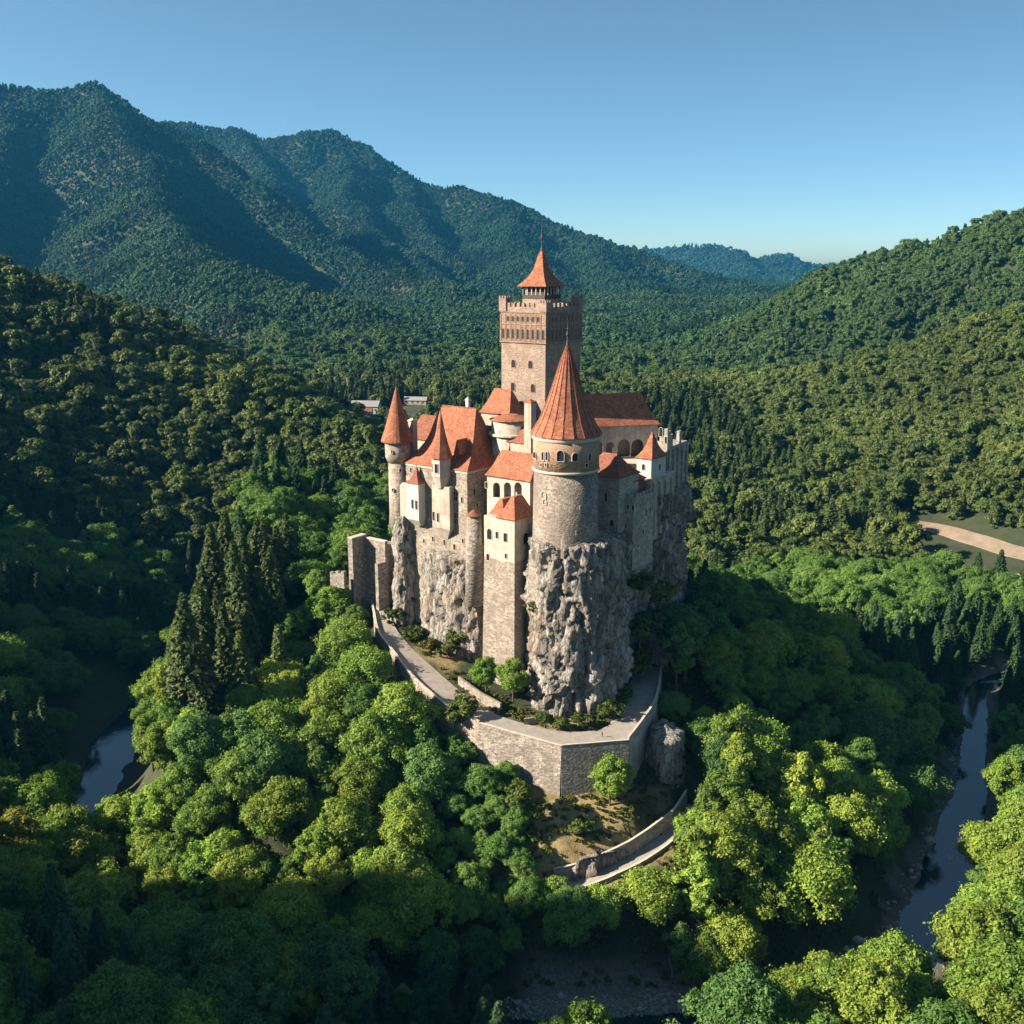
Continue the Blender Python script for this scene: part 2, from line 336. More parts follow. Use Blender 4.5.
# lower lane under the bastion
LANE = [ptz(a, b_, c) for a, b_, c in ((556, 890, -31), (585, 883, -30), (612, 872, -28.5), (640, 858, -27), (664, 841, -25.5), (683, 826, -24), (696, 806, -22.5))]
LN = np.array([tuple(q) for q in LANE])
def rp(px, py, Y, dz=-17): q = pt(px, py, Y); return (q[0], q[1], q[2] + dz)
RIDGES = [   # crest polylines, side slope, rounding
 ([(-430, 20, 250), (-430, 118, 235), (-430, 150, 192), (-430, 174, 142), (-430, 202, 90), (-430, 242, 72), (-430, 288, 95), (-430, 330, 128), (-430, 420, 140), (-425, 520, 142), (-415, 660, 128), rp(0, 258, 800)], .95, 8),  # unseen crest at left, its profile shaped to shade the lower left wood
 ([(-425, 520, 142), rp(-30, 250, 790), rp(0, 258, 800), rp(80, 292, 880)], .40, 20),
 ([rp(60, 284, 860), rp(80, 292, 880), rp(150, 330, 940), rp(250, 378, 1000), rp(370, 420, 1080)], .42, 12),
 ([rp(1150, 180, 1300), rp(1024, 212, 1400), rp(992, 216, 1430), rp(937, 238, 1460), rp(857, 248, 1500), rp(807, 258, 1550), rp(722, 302, 1700), rp(640, 326, 1850), rp(577, 345, 2000)], .60, 30),
 ([rp(1180, 250, 850), rp(1024, 292, 920), rp(930, 322, 970), rp(850, 352, 1010), rp(740, 398, 1060), rp(685, 424, 1100)], .50, 25),
 # left mountain
 ([rp(-250, 120, 3800), rp(-100, 95, 4000), rp(0, 84, 4100), rp(50, 90, 4050), rp(100, 84, 4000), rp(130, 98, 3950), rp(175, 122, 3850), rp(215, 148, 3750), rp(260, 182, 3600), rp(300, 212, 3450), rp(350, 250, 3200), rp(450, 287, 2700)], .92, 30),
 ([rp(100, 84, 4000), rp(128, 118, 3650), rp(150, 165, 3300), rp(160, 215, 2800), rp(175, 262, 2250), rp(235, 310, 1700), rp(330, 352, 1350)], .74, 20),
 ([rp(0, 84, 4100), rp(-20, 150, 3500), rp(-60, 220, 2800)], .75, 20),
 ([rp(150, 235, 2700), rp(230, 262, 2200), rp(330, 300, 1850), rp(400, 345, 1450)], .5, 40),
 # second range
 ([rp(150, 120, 5600), rp(200, 127, 5500), rp(240, 127, 5500), rp(280, 139, 5450), rp(330, 132, 5400), rp(360, 144, 5300), rp(400, 169, 5200), rp(435, 182, 5100), rp(470, 187, 5000), rp(500, 199, 4900), rp(545, 217, 4700), rp(600, 237, 4500), rp(650, 252, 4300), rp(700, 268, 4000), rp(760, 288, 3500)], .88, 30),
 ([rp(330, 132, 5400), rp(345, 180, 4900), rp(370, 225, 4300), rp(440, 275, 3500)], .74, 20),
 ([rp(240, 127, 5500), rp(262, 170, 5000), rp(300, 220, 4400)], .74, 20),
 ([rp(400, 169, 5200), rp(415, 215, 4600), rp(470, 265, 3800)], .72, 20),
 ([rp(500, 199, 4900), rp(515, 240, 4200), rp(540, 280, 3300), rp(570, 315, 2500)], .5, 40),
 ([rp(600, 237, 4500), rp(620, 270, 3700), rp(640, 300, 2800)], .45, 40),
 ([rp(420, 318, 2300), rp(500, 318, 2300), rp(560, 325, 2200)], .30, 60),
 # far range
 ([rp(560, 255, 8800), rp(640, 250, 8600), rp(700, 247, 8500), rp(745, 252, 8300), rp(755, 260, 8300), rp(778, 255, 8600), rp(795, 262, 8600), rp(900, 275, 8600)], .4, 60),
]
def smax(a, c, k): 
    m_ = np.maximum(a, c); return m_ + k * np.log(np.exp((a - m_) / k) + np.exp((c - m_) / k))
def height(x, y):
    x = np.asarray(x, float); y = np.asarray(y, float); r = np.hypot(x, y)
    far = sstep(500, 1500, r)
    wx = x + (fbm(x / 420, y / 420, 0, 5) * 45 + fbm(x / 130, y / 130, 0, 6, 3) * 16) * (.25 + far); wy = y + (fbm(x / 420, y / 420, 0, 9) * 55 + fbm(x / 130, y / 130, 0, 8, 3) * 16) * (.25 + far)
    z = -44 + 46 * sstep(500, 1050, y) + 40 * sstep(1100, 3000, y) + fbm(x / 60, y / 60, 0, 1, 3) * 1.2
    z = z + sstep(170, 20, y) * 40 + 17 * np.exp(-((x + 110) / 70) ** 2 - ((y - 205) / 42) ** 2) + 4 * np.exp(-((x + 20) / 60) ** 2 - ((y - 165) / 30) ** 2) + 3 * np.exp(-((x - 125) / 40) ** 2 - ((y - 200) / 30) ** 2)
    for i, (P, s, rr) in enumerate(RIDGES):
        P = np.array(P); d, bi, bt = polydist(wx, wy, P[:, :2])
        zz = P[bi, 2] + (P[np.minimum(bi + 1, len(P) - 1), 2] - P[bi, 2]) * bt
        zr = zz - s * (np.sqrt(d * d + rr * rr) - rr)
        z = smax(z, zr, 5 + 8 * (i > 3))
    z = z + fbm(x / 90, y / 90, 0, 3, 4) * (1.0 + 5 * far) + fbm(x / 300, y / 300, 0, 4, 3) * 9 * sstep(1800, 4000, r)
    # castle hill
    dr, ri, rt = polydist(x, y, RIV); wid = RIVW[ri] + (RIVW[np.minimum(ri + 1, len(RIV) - 1)] - RIVW[ri]) * rt
    dw = np.maximum(dr - wid, 0)
    dp, pi_, ptt = polydist(x, y, PLN, True); nx = (pi_ + 1) % len(PLN)
    ze = PLN[pi_, 2] * (1 - ptt) + PLN[nx, 2] * ptt; wh = PLN[pi_, 3] * (1 - ptt) + PLN[nx, 3] * ptt
    ins = inside(x, y, PL)
    foot = ze - wh
    slope = np.maximum(.42, (foot + 45.5) / (dw + dp + .1))
    hill = foot - dp * slope + (fbm(x / 25, y / 25, 0, 11, 3) * 1.6) * sstep(0, 12, dp)
    hill = np.where(ins, np.where(dp > 3, ze - .5, foot + (ze - .5 - foot) * np.clip((dp - 1.5) / 1.5, 0, 1)), hill)
    sad = np.array([(-52, 384, 15), (-86, 436, 4), (-104, 500, -20)], float)
    d, bi, bt = polydist(x, y, sad[:, :2]); zz = sad[bi, 2] + (sad[np.minimum(bi + 1, 2), 2] - sad[bi, 2]) * bt
    z = np.maximum(z, np.where(ins, hill, np.maximum(hill, zz - .45 * d)))
    # lower lane bench
    d, bi, bt = polydist(x, y, LN[:, :2]); zl = LN[bi, 2] + (LN[np.minimum(bi + 1, len(LN) - 1), 2] - LN[bi, 2]) * bt
    z = np.where(ins, z, z + (zl - .4 - z) * sstep(6.5, 3.2, d))
    # river channel and banks
    dry_bank = WATER + .25 + .10 * dw + .42 * np.maximum(dw - 3, 0)
    bank = np.where((x > 0) & (x < 60) & (y > 211), WATER + .3 + .09 * dw + .006 * dw ** 3, dry_bank)
    dry_bank = dry_bank + fbm(x / 6, y / 6, 0, 21, 3) * .35; bank = bank + fbm(x / 6, y / 6, 0, 21, 3) * .35
    quad = WATER + .25 + .10 * dw + .05 * dw ** 2
    rx = np.interp(y, [205, 225, 250, 300, 363, 430, 480, 520], [0, -55, -105, -140, -153, -155, -163, -172])
    ws = np.maximum(sstep(25, -15, x - rx), sstep(470, 520, y)) * (y > 205)
    lim = np.where((x > 0) & (x < 60) & (y > 211), bank, np.minimum(quad, dry_bank + (1 - ws) * 300)) + np.maximum(dw - 55, 0) * (1 - ws) * 8
    z = np.minimum(z, lim)
    z = np.where(dr < wid, np.minimum(z, WATER - 1.5 * (1 - (dr / wid) ** 2) + .2 + fbm(x / 8, y / 8, 0, 31, 3) * .5), z)
    return z
NA, NR = 460, 620
az = np.radians(np.linspace(-72, 72, NA)); rr_ = np.exp(np.linspace(math.log(25), math.log(13000), NR))
AZ, RR = np.meshgrid(az, rr_)
TX, TY = RR * np.sin(AZ), RR * np.cos(AZ) 
TZ = height(TX, TY)
idx = np.arange(NA * NR).reshape(NR, NA)
F = np.stack([idx[:-1, :-1], idx[:-1, 1:], idx[1:, 1:], idx[1:, :-1]], -1).reshape(-1, 4)
me = mesh_np('terrain', np.stack([TX, TY, TZ], -1).reshape(-1, 3), F[:, ::-1], True)
dryc = ptz(575, 828, -20)
dd = np.hypot((TX - dryc[0]) / 1.5, TY - dryc[1]); dry = sstep(22, 8, dd + fbm(TX / 9, TY / 9, 0, 41, 3) * 6)
for a, b_, z_, r_ in ((440, 650, 8, 12), (480, 700, 4, 10), (560, 722, 1, 12)):
    q = ptz(a, b_, z_); dry = np.maximum(dry, sstep(r_, r_ * .4, np.hypot(TX - q[0], TY - q[1]) + fbm(TX / 5, TY / 5, 0, 43, 3) * 3) * .8)
at = me.attributes.new('dry', 'FLOAT', 'POINT'); at.data.foreach_set('value', dry.ravel().astype(np.float32))
drt, rit, _t = polydist(TX, TY, RIV); gv = sstep(17, 12, drt) * sstep(-2, 8, TX) * sstep(70, 55, TX) * (TY > 205) * (TY < 260)
gv = np.maximum(gv, sstep(10.5, 8.5, drt - RIVW[rit] + 6 + fbm(TX / 5, TY / 5, 0, 45, 3) * 3) * (TX > 55) * .6)
at = me.attributes.new('gravel', 'FLOAT', 'POINT'); at.data.foreach_set('value', gv.ravel().astype(np.float32))
terrain = link('terrain', me, None, M['ground']); tag(terrain, kind='structure')
CUM = np.maximum.accumulate((TZ - CAMZ) / RR, axis=0)
def seen(x, y, top, margin=25):
    r = np.hypot(x, y); a = np.arctan2(x, y)
    ia = np.clip(np.round((a - az[0]) / (az[1] - az[0])).astype(int), 0, NA - 1)
    ir = np.clip(np.floor((np.log(np.maximum(r, 26)) - math.log(25)) / (math.log(13000 / 25) / (NR - 1))).astype(int) - 3, 0, NR - 1)
    return (top + margin - CAMZ) / r > CUM[ir, ia]
def ground_at(px, py, t0=120, t1=9000):
    d = ray(px, py); t = np.exp(np.linspace(math.log(t0), math.log(t1), 4000))
    x, y, z = d[0] * t, d[1] * t, CAMZ + d[2] * t
    h = height(x, y); k = np.argmax(z < h); return Vector((x[k], y[k], h[k]))

wb = MB(); wb.add([(-330, 90, WATER), (420, 90, WATER), (420, 760, WATER), (-330, 760, WATER)], [(0, 1, 2, 3)])
tag(wb.build('river', M['water']), kind='structure')

# ------------------------------------------------------------------ roads
def ribbon(name, left, right, m, thick=.35, lift=0.0):
    mb = MB(); rings = [[(a[0], a[1], a[2] + lift), (c[0], c[1], c[2] + lift), (c[0], c[1], c[2] + lift - thick), (a[0], a[1], a[2] + lift - thick)] for a, c in zip(left, right)]
    mb.loft(rings); return tag(mb.build(name, m), kind='structure')
def dense(P, n=6):
    out = []
    for i in range(len(P) - 1):
        p0, p1, p2, p3 = P[max(i - 1, 0)], P[i], P[i + 1], P[min(i + 2, len(P) - 1)]
        for k in range(n):
            t = k / n
            out.append(tuple(.5 * (2 * b_ + (c - a) * t + (2 * a - 5 * b_ + 4 * c - d) * t * t + (3 * b_ - a - 3 * c + d) * t ** 3) for a, b_, c, d in zip(p0, p1, p2, p3)))
    out.append(tuple(P[-1])); return out
outer = [tuple(ptz(a, b_, c)) for a, b_, c, d in EDGE]
INN = [(362, 583, 16), (384, 595, 14.5), (390, 613, 13), (397, 630, 10.5), (414, 650, 7.5), (438, 672, 4.5), (468, 697, 1.8), (500, 716, .4), (560, 731, 0), (603, 728, 0), (616, 712, .3), (627, 693, .8), (636, 662, 1.5)]
inner = [tuple(ptz(a, b_, c)) for a, b_, c in INN]
od, idn = dense(outer[:8], 6)[:-1] + dense(outer[7:9], 6)[:-1] + dense(outer[8:10], 6)[:-1] + dense(outer[9:], 6), dense(inner, 6)
# keep straight faces of the bastion straight
def straight(a, c, n=6): return [tuple(Vector(a).lerp(Vector(c), k / n)) for k in range(n)]
od = dense(outer[:8], 6)[:-1] + straight(outer[7], outer[8]) + straight(outer[8], outer[9]) + dense(outer[9:], 6)
ribbon('castle_road', od, idn, M['road'], .5, .02)
# plateau of beaten earth between road and crag, built as retaining masonry
def walls(name, line, hs, m, label, th=1.1, parapet=.9, batter=.06):
    n = len(line); cen = Vector((5, 320, 0)); rings = []
    for i, p in enumerate(line):
        p = Vector(p); a, c = Vector(line[max(i - 1, 0)]), Vector(line[min(i + 1, n - 1)])
        d = (c - a); d.z = 0; d.normalize(); o = Vector((d.y, -d.x, 0))
        if o.dot(p - cen) < 0: o = -o
        h = hs[i]
        jig = .10 * vnoise(i * .9, 3.3)
        rings.append([p + o * (.05 + batter * h) + Vector((0, 0, -h - 3)), p + o * .05 + Vector((0, 0, parapet + jig)), p - o * .55 + Vector((0, 0, parapet + jig)), p - o * th + Vector((0, 0, -h - 3))])
    t = thing(name, label, 'retaining wall', tuple(line[0]))
    mb = MB(); mb.loft([[q - Vector(line[0]) for q in r] for r in rings]); mb.build('masonry', m, t)
    cb = MB(); cb.loft([[r[1] - Vector(line[0]) + (r[1] - r[2]).normalized() * .08, r[1] - Vector(line[0]) + (r[1] - r[2]).normalized() * .08 + Vector((0, 0, .16)), r[2] - Vector(line[0]) + Vector((0, 0, .16)), r[2] - Vector(line[0])] for r in rings])
    cb.build('coping', M['trim'], t)
    return t
hd = []
ids = list(range(len(outer)))
for k in range(len(outer) - 1):
    for q in range(6): hd.append(EDGE[k][3] * (1 - q / 6) + EDGE[k + 1][3] * q / 6)
hd.append(EDGE[-1][3])
walls('retaining_wall', od[:43], hd[:43], M['warm_stone'], 'sunlit stone retaining wall along the outer edge of the climbing castle road', parapet=.8)
walls('bastion_wall', od[42:49], hd[42:49], M['wall_stone'], 'tall lit bastion wall left of the sharp corner, streaked by shadows', parapet=.35)
walls('bastion_wall', od[48:55], hd[48:55], M['wall_stone'], 'shaded bastion wall right of the sharp corner, behind a lone round tree', parapet=.4)
walls('retaining_wall', od[54:], hd[54:], M['grey_stone'], 'stone parapet wall on the shaded right side of the road beside the crag', parapet=1.3)
# lower lane with its two walls
LD = dense([tuple(q) for q in LANE], 5)
def offset(line, o):
    r = []
    for i, p in enumerate(line):
        a, c = Vector(line[max(i - 1, 0)]), Vector(line[min(i + 1, len(line) - 1)]); d = c - a; d.z = 0; d.normalize()
        r.append(tuple(Vector(p) + Vector((d.y, -d.x, 0)) * o))
    return r
ribbon('lower_lane', offset(LD, 2.6), offset(LD, -2.6), M['road'], .5)
walls('lane_wall', offset(LD, 2.6), [4.5] * len(LD), M['grey_stone'], 'low curved stone wall on the outer edge of the lower lane', .7, .9)
walls('lane_wall', [(p[0], p[1], p[2] + 4.0) for p in offset(LD, -2.9)], [5.5] * len(LD), M['grey_stone'], 'rubble wall cut into the dry bank above the lower lane', .8, .3)
# dirt tracks in the clearing of the right valley
TRK = [ground_at(a, b_) for a, b_ in ((915, 525), (930, 528), (948, 532), (966, 538), (990, 545), (1012, 552), (1035, 557))]
TR2 = [ground_at(a, b_) for a, b_ in ((955, 574), (975, 576), (1000, 577), (1030, 579))]
def track(name, P, wd):
    P = dense([tuple(q) for q in P], 5); L_, R_ = offset(P, wd), offset(P, -wd)
    f = lambda q: (q[0], q[1], float(height(q[0], q[1])) + .5)
    return ribbon(name, [f(q) for q in L_], [f(q) for q in R_], M['dirt'], 1.2)
print('TRK', [tuple(round(c) for c in q) for q in TRK], [tuple(round(c) for c in q) for q in TR2])
track('dirt_track', TRK, 6.5); track('dirt_track', TR2, 5)
# ------------------------------------------------------------------ crag
def resample(P, step):
    P = [Vector((p[0], p[1])) for p in P]; P.append(P[0]); out = []
    for a, c in zip(P[:-1], P[1:]):
        n = max(1, int((c - a).length / step)); out += [a.lerp(c, k / n) for k in range(n)]
    return out
def chaikin(P, n=2):
    P = [Vector((p[0], p[1])) for p in P]
    for _ in range(n): P = [q for i in range(len(P)) for q in (P[i].lerp(P[(i + 1) % len(P)], .25), P[i].lerp(P[(i + 1) % len(P)], .75))]
    return P
def crag(name, foot, z0, z1, top, amp=2.2, seed=0, step=.8, bulge=0.0):
    A = resample(chaikin(foot), step); c = sum(A, Vector((0, 0))) / len(A); n = len(A)
    nz = int((z1 - z0) / step) + 1
    rings = []
    A = np.array([tuple(q) for q in A]); c = np.array(tuple(c))
    tn = np.roll(A, -1, 0) - np.roll(A, 1, 0); nr = np.stack([tn[:, 1], -tn[:, 0]], 1); nr /= np.linalg.norm(nr, axis=1)[:, None] + 1e-9
    if np.sum(nr * (A - c)) < 0: nr = -nr
    V = []
    for k in range(nz + 5):
        t = min(k / nz, 1); z = z0 + (z1 - z0) * t
        s = 1 + (top - 1) * t + bulge * math.sin(t * math.pi)
        if k > nz: s *= 1 - (k - nz) * .2
        B = c + (A - c) * s
        X, Y = B[:, 0], B[:, 1]
        wx, wy, wz = X + fbm(X / 4, Y / 4, z / 5, seed + 1, 2) * .5, Y + fbm(X / 4, Y / 4, z / 5, seed + 2, 2) * .5, z + fbm(X / 4, Y / 4, z / 5, seed + 4, 2) * 1.2
        d = fbm(X / 12, Y / 12, z / 40, seed, 2) * amp * .6 + chisel(wx / 4.4, wy / 4.4, wz / 17, seed) * amp * .5 + chisel(wx / 1.9, wy / 1.9, wz / 6.5, seed + 20) * amp * .42 + chisel(wx / .9, wy / .9, wz / 2.2, seed + 40) * amp * .24
        d = d - np.clip(np.abs(fbm(X / 6, Y / 6, z / 26, seed + 8, 3)) * -13 + 1, 0, 1) * amp * .9
        d = d * (1 if k <= nz else .3) - amp * .6
        B = B + nr * d[:, None]
        zz = z + fbm(X / 5, Y / 5, 0, seed + 3, 3) * amp * .5 * (t > .75) + (.5 if k > nz else 0) * (k - nz) * .4
        V.append(np.column_stack([B, np.broadcast_to(zz, (n,))]))
    V = np.concatenate(V); F = []
    nk = nz + 5
    i = np.arange(nk * n).reshape(nk, n)
    F = np.stack([i[:-1], np.roll(i[:-1], -1, 1), np.roll(i[1:], -1, 1), i[1:]], -1).reshape(-1, 4)
    a = sum(A[q][0] * A[(q + 1) % n][1] - A[(q + 1) % n][0] * A[q][1] for q in range(n))
    if a < 0: F = F[:, ::-1]
    return tag(link(name, mesh_np(name, V, F, False), None, M['rock']), kind='structure')
def xy(*P): return [tuple(ptz(a, b_, c)[:2]) for a, b_, c in P]
DT = pt(565.5, 500, 300)                       # centre line of the big round tower
crag('crag', [(3.5, 293), (6, 286), (14, 282), (25, 282), (33, 288), (37, 300), (36, 318), (20, 330), (4, 322), (3, 304)], -1, 51, .88, 2.6, 3, .7)
crag('crag', [(-33, 334), (-30, 326), (-22, 319), (-14, 315.5), (-8, 316), (-7, 350), (-30, 352)], 3, 39, .93, 1.5, 23, .7)
crag('crag', [(-43, 340), (-40.5, 333.5), (-35.5, 332.5), (-30.5, 337), (-31, 346), (-39, 348)], 8, 48.5, .80, 1.1, 43, .55, .05)
crag('crag', [(-40, 345), (-28, 328), (0, 318), (30, 312), (50, 326), (56, 350), (44, 384), (0, 388), (-34, 372)], -2, 42, .93, 2.4, 63, 1.2)
crag('crag', [(34, 326), (43, 321), (52, 323), (60, 333), (64, 346), (60, 366), (48, 380), (34, 360)], -2, 58, .90, 3.2, 83, .8)
crag('crag', [(20, 303), (30, 301), (36, 308), (39, 326), (38, 340), (22, 340)], 2, 51, .90, 2.4, 103, .8)
crag('crag', [(32, 305), (38, 308), (42, 316), (46, 327), (40, 332), (33, 330)], 0, 47, 1.06, 2.2, 163, .7)
# outcrop right of the bastion
crag('outcrop', xy((636, 740, -8), (655, 722, -6), (676, 728, -8), (690, 752, -12), (690, 790, -20), (672, 815, -24), (648, 812, -24), (640, 780, -18)) , -30, -3, .72, 1.8, 123, .6, .1)
crag('outcrop', xy((570, 866, -26), (600, 860, -26), (630, 848, -24), (636, 836, -22), (600, 846, -22), (575, 856, -23)), -31, -24.5, .8, 1.2, 143, .5)

# ------------------------------------------------------------------ castle
RZ = math.atan2(-.6, .8)
def bld(name, label, cat, C, rz=RZ):
    t = thing(name, label, cat, C, rz); t['category'] = cat
    return t
def loc(t, P):
    return Matrix.Rotation(-t.rotation_euler[2], 3, 'Z') @ (Vector(P) - t.location)
def face_hit(t, px, py, face='F', off=0.0):     # pixel onto the building's front (-y) or right (+x) wall, in its own axes
    o = loc(t, (0, 0, CAMZ)); d = Matrix.Rotation(-t.rotation_euler[2], 3, 'Z') @ Vector(ray(px, py))
    k = ((off - o.y) / d.y) if face == 'F' else ((off - o.x) / d.x)
    return o + d * k
def window(t, P, face_rz, w_, h_, arch=True, fr=.22, depth=.13, m_frame=None, mull=False):
    # surround with a dark pane set back in it; local axes: opening in XZ, looking to -Y
    n = 7 if arch else 1
    def outline(a, c, top):
        if arch: return [(-a, -c)] + [(a, -c)] + [(a * math.cos(math.pi * k / n), top + a * math.sin(math.pi * k / n)) for k in range(n + 1)]
        return [(-a, -c), (a, -c), (a, top), (-a, top)]
    a, c = w_ / 2, h_ / 2; top = (c - a) if arch else c
    I, O = outline(a, c, top), outline(a + fr, c + fr, top if arch else top + fr)
    mb = MB(); k = len(I)
    mb.loft([[(x, .02, z) for x, z in O], [(x, -depth, z) for x, z in O], [(x, -depth, z) for x, z in I], [(x, .02, z) for x, z in I]], cap=False)
    f = mb.build('window', m_frame or M['trim'], t); f.location = P; f.rotation_euler = (0, 0, face_rz)
    pb = MB(); pb.add([(x, -.04, z) for x, z in I], [tuple(range(k))])
    if mull: pass
    pb.build('pane', M['glass'], f)
    if mull:
        b_ = MB(); b_.box(-.07, .07, -.12, -.045, -c, c); b_.box(-a, a, -.11, -.046, -.07, .07); b_.build('mullion', M['trim'], f)
    return f
def wins(t, face, L, off=0.0, **kw):            # list of (px, py, wpx, hpx)
    for px, py, wp, hp, *a in L:
        P = face_hit(t, px, py, face, off)
        dep = proj(t.matrix_basis @ P)[2]; s = dep / FPX
        kk = dict(kw); 
        if a: kk['arch'] = a[0]
        wd = wp * s / (.8 if face == 'F' else .6) 
        window(t, P, 0 if face == 'F' else R(90), wd, hp * s, **kk)
def round_win(t, C2, rad, px, py, wp, hp, arch=True, **kw):   # window on a round tower whose axis passes local (0,0)
    d = Vector(ray(px, py)); o = Vector((0, 0, CAMZ)) - t.location
    A = d.x ** 2 + d.y ** 2; B = 2 * (o.x * d.x + o.y * d.y); Cc = o.x ** 2 + o.y ** 2 - rad ** 2
    k = (-B - math.sqrt(max(B * B - 4 * A * Cc, 0))) / (2 * A); P = o + d * k
    ang = math.atan2(P.y, P.x); s = proj(t.location + P)[2] / FPX
    cosv = max(.35, abs(math.cos(ang + R(90))))
    P = P - Vector((math.cos(ang), math.sin(ang), 0)) * .12
    window(t, P, ang + R(90), wp * s / cosv, hp * s, arch, depth=.34, **kw)
def hip(mb, x0, x1, y0, y1, z, h, rx, over=.5, flare=.12, ry=0.0, n=7, thick=.22):
    """hipped roof over x0..x1,y0..y1; ridge rectangle half sizes rx, ry about the centre"""
    cx, cy = (x0 + x1) / 2, (y0 + y1) / 2; hx, hy = (x1 - x0) / 2 + over, (y1 - y0) / 2 + over
    lv = [(cx - hx + .3, cx + hx - .3, cy - hy + .3, cy + hy - .3, z - thick), (cx - hx, cx + hx, cy - hy, cy + hy, z - thick)]
    for i in range(n + 1):
        t = i / n; u = t + flare * math.sin(math.pi * t) * (1 - t) * 1.6      # inset runs ahead of height near the eave
        u = min(u, 1); ax = hx + (rx - hx) * u; ay = hy + (ry - hy) * u
        lv.append((cx - ax, cx + ax, cy - ay, cy + ay, z + h * t))
    return mb.rect_loft(lv)
def chimney(t, x, y, z0, z1, s=.7, cap='tile', wall='plaster'):
    mb = MB(); mb.box(x - s, x + s, y - s, y + s, z0, z1); o = mb.build('chimney', M[wall], t)
    cb = MB(); cb.rect_loft([(x - s - .18, x + s + .18, y - s - .18, y + s + .18, z1), (x - s - .18, x + s + .18, y - s - .18, y + s + .18, z1 + .3), (x - .15, x + .15, y - .15, y + .15, z1 + 1.1)])
    cb.build('chimney_cap', M[cap], o)
def ridge_tiles(t, pts, r=.16):
    mb = MB()
    for a, c in pts: mb.tube([a, c], r, 6)
    mb.build('ridge_tiles', M['tile_dark'], t)
def finial(t, x, y, z, h, r=.28):
    mb = MB(); mb.round(x, y, [(r * 1.2, z - .6), (r * .55, z + h * .12), (r * .4, z + h * .25), (r * 1.15, z + h * .30), (r * 1.3, z + h * .36), (r * .5, z + h * .42), (r * .3, z + h * .5), (r * .7, z + h * .55), (r * .22, z + h * .60), (.05, z + h)], 8)
    mb.build('finial', M['iron'], t)
def merlons(t, mk, x0, x1, y0, y1, z, h, n_, face, gap=.45):
    for k in range(n_):
        mb = MB()
        if face in 'FB':
            w_ = (x1 - x0) / n_; a = x0 + k * w_ + w_ * gap / 2; mb.box(a, a + w_ * (1 - gap), y0, y1, z, z + h)
        else:
            w_ = (y1 - y0) / n_; a = y0 + k * w_ + w_ * gap / 2; mb.box(x0, x1, a, a + w_ * (1 - gap), z, z + h)
        mb.build('merlon', M[mk], t)

# ---- square keep
KC = pt(545.5, 345, 345)
t = bld('square_keep', 'tall square stone keep with blind arcades, battlements and a slender orange spire', 'tower', (KC.x, KC.y, 60))
zk = lambda py, Y=345: pt(545.5, py, Y).z - 60
W1 = -face_hit(t, 501.5, 370).x; W2 = face_hit(t, 580, 370, 'R').y
mb = MB(); mb.box(-W1, 0, 0, W2, -20, zk(344)); mb.build('wall', M['keep_stone'], t)
z1, z2 = zk(344), zk(313); o = .16
mb = MB(); mb.box(-W1 - .5, .5, -.5, W2 + .5, z1, z1 + .5); mb.box(-W1 - .4, .4, -.4, W2 + .4, z2 - .2, z2 + .25); mb.build('cornice', M['keep_trim'], t)
mb = MB(); mb.box(-W1 - o, o, -o, W2 + o, z1 + .55, z2 - .2); mb.build('upper_storey', M['keep_brick'], t)
# pilasters between blind arches
mb = MB()
for L_, fx in ((W1, 1), (W2, 0)):
    n_ = 9
    for k in range(n_ + 1):
        u = -o + (L_ + 2 * o) * k / n_
        if fx: mb.box(-u - .2, -u + .2, -o - .16, -o - .002, z1 + .55, z2 - .7)
        else: mb.box(o + .002, o + .16, u - .2, u + .2, z1 + .55, z2 - .7)
mb.box(-W1 - o, o, -o - .18, -o - .003, zk(325.6), zk(324.6)); mb.box(o + .003, o + .18, -o, W2 + o, zk(326.0), zk(324.6))
mb.build('pilasters', M['keep_trim'], t)
for k in range(9):
    u = -o + (W1 + 2 * o) * (k + .5) / 9; v = -o + (W2 + 2 * o) * (k + .5) / 9
    for zz, hh in ((zk(335), 3.3), (zk(319.6), 1.7)):
        if (k in (0, 8)) and hh < 2: continue
        window(t, (-u, -o - .02, zz), 0, .95, hh, True, .16, .1, M['keep_trim']); window(t, (o + .02, v, zz), R(90), .95, hh, True, .16, .1, M['keep_trim'])
z3 = zk(307.5); mb = MB()
mb.box(-W1 - o, o, -o, -o + .8, z2 + .25, z3); mb.box(o - .8, o, -o + .8, W2 + o, z2 + .25, z3); mb.box(-W1 - o, -W1 - o + .8, -o + .8, W2 + o, z2 + .25, z3); mb.box(-W1 - o + .8, o - .8, W2 + o - .8, W2 + o, z2 + .25, z3)
mb.box(-W1 - o + .8, o - .8, -o + .8, W2 + o - .8, z2 + .25, z2 + .5)
mb.build('parapet', M['keep_stone'], t)
mb = MB(); mh = zk(303.5) - z3
mk = 'keep_stone'
merlons(t, mk, -W1 + 2.2, -2.2, -o + .003, -o + .7, z3, mh, 7, 'F'); merlons(t, mk, o - .7, o - .003, 2.2, W2 - 2.2, z3, mh, 7, 'R')
merlons(t, mk, -W1 + 2.2, -2.2, W2 + o - .7, W2 + o - .003, z3, mh, 7, 'B'); merlons(t, mk, -W1 - o + .003, -W1 - o + .7, 2.2, W2 - 2.2, z3, mh, 7, 'L')
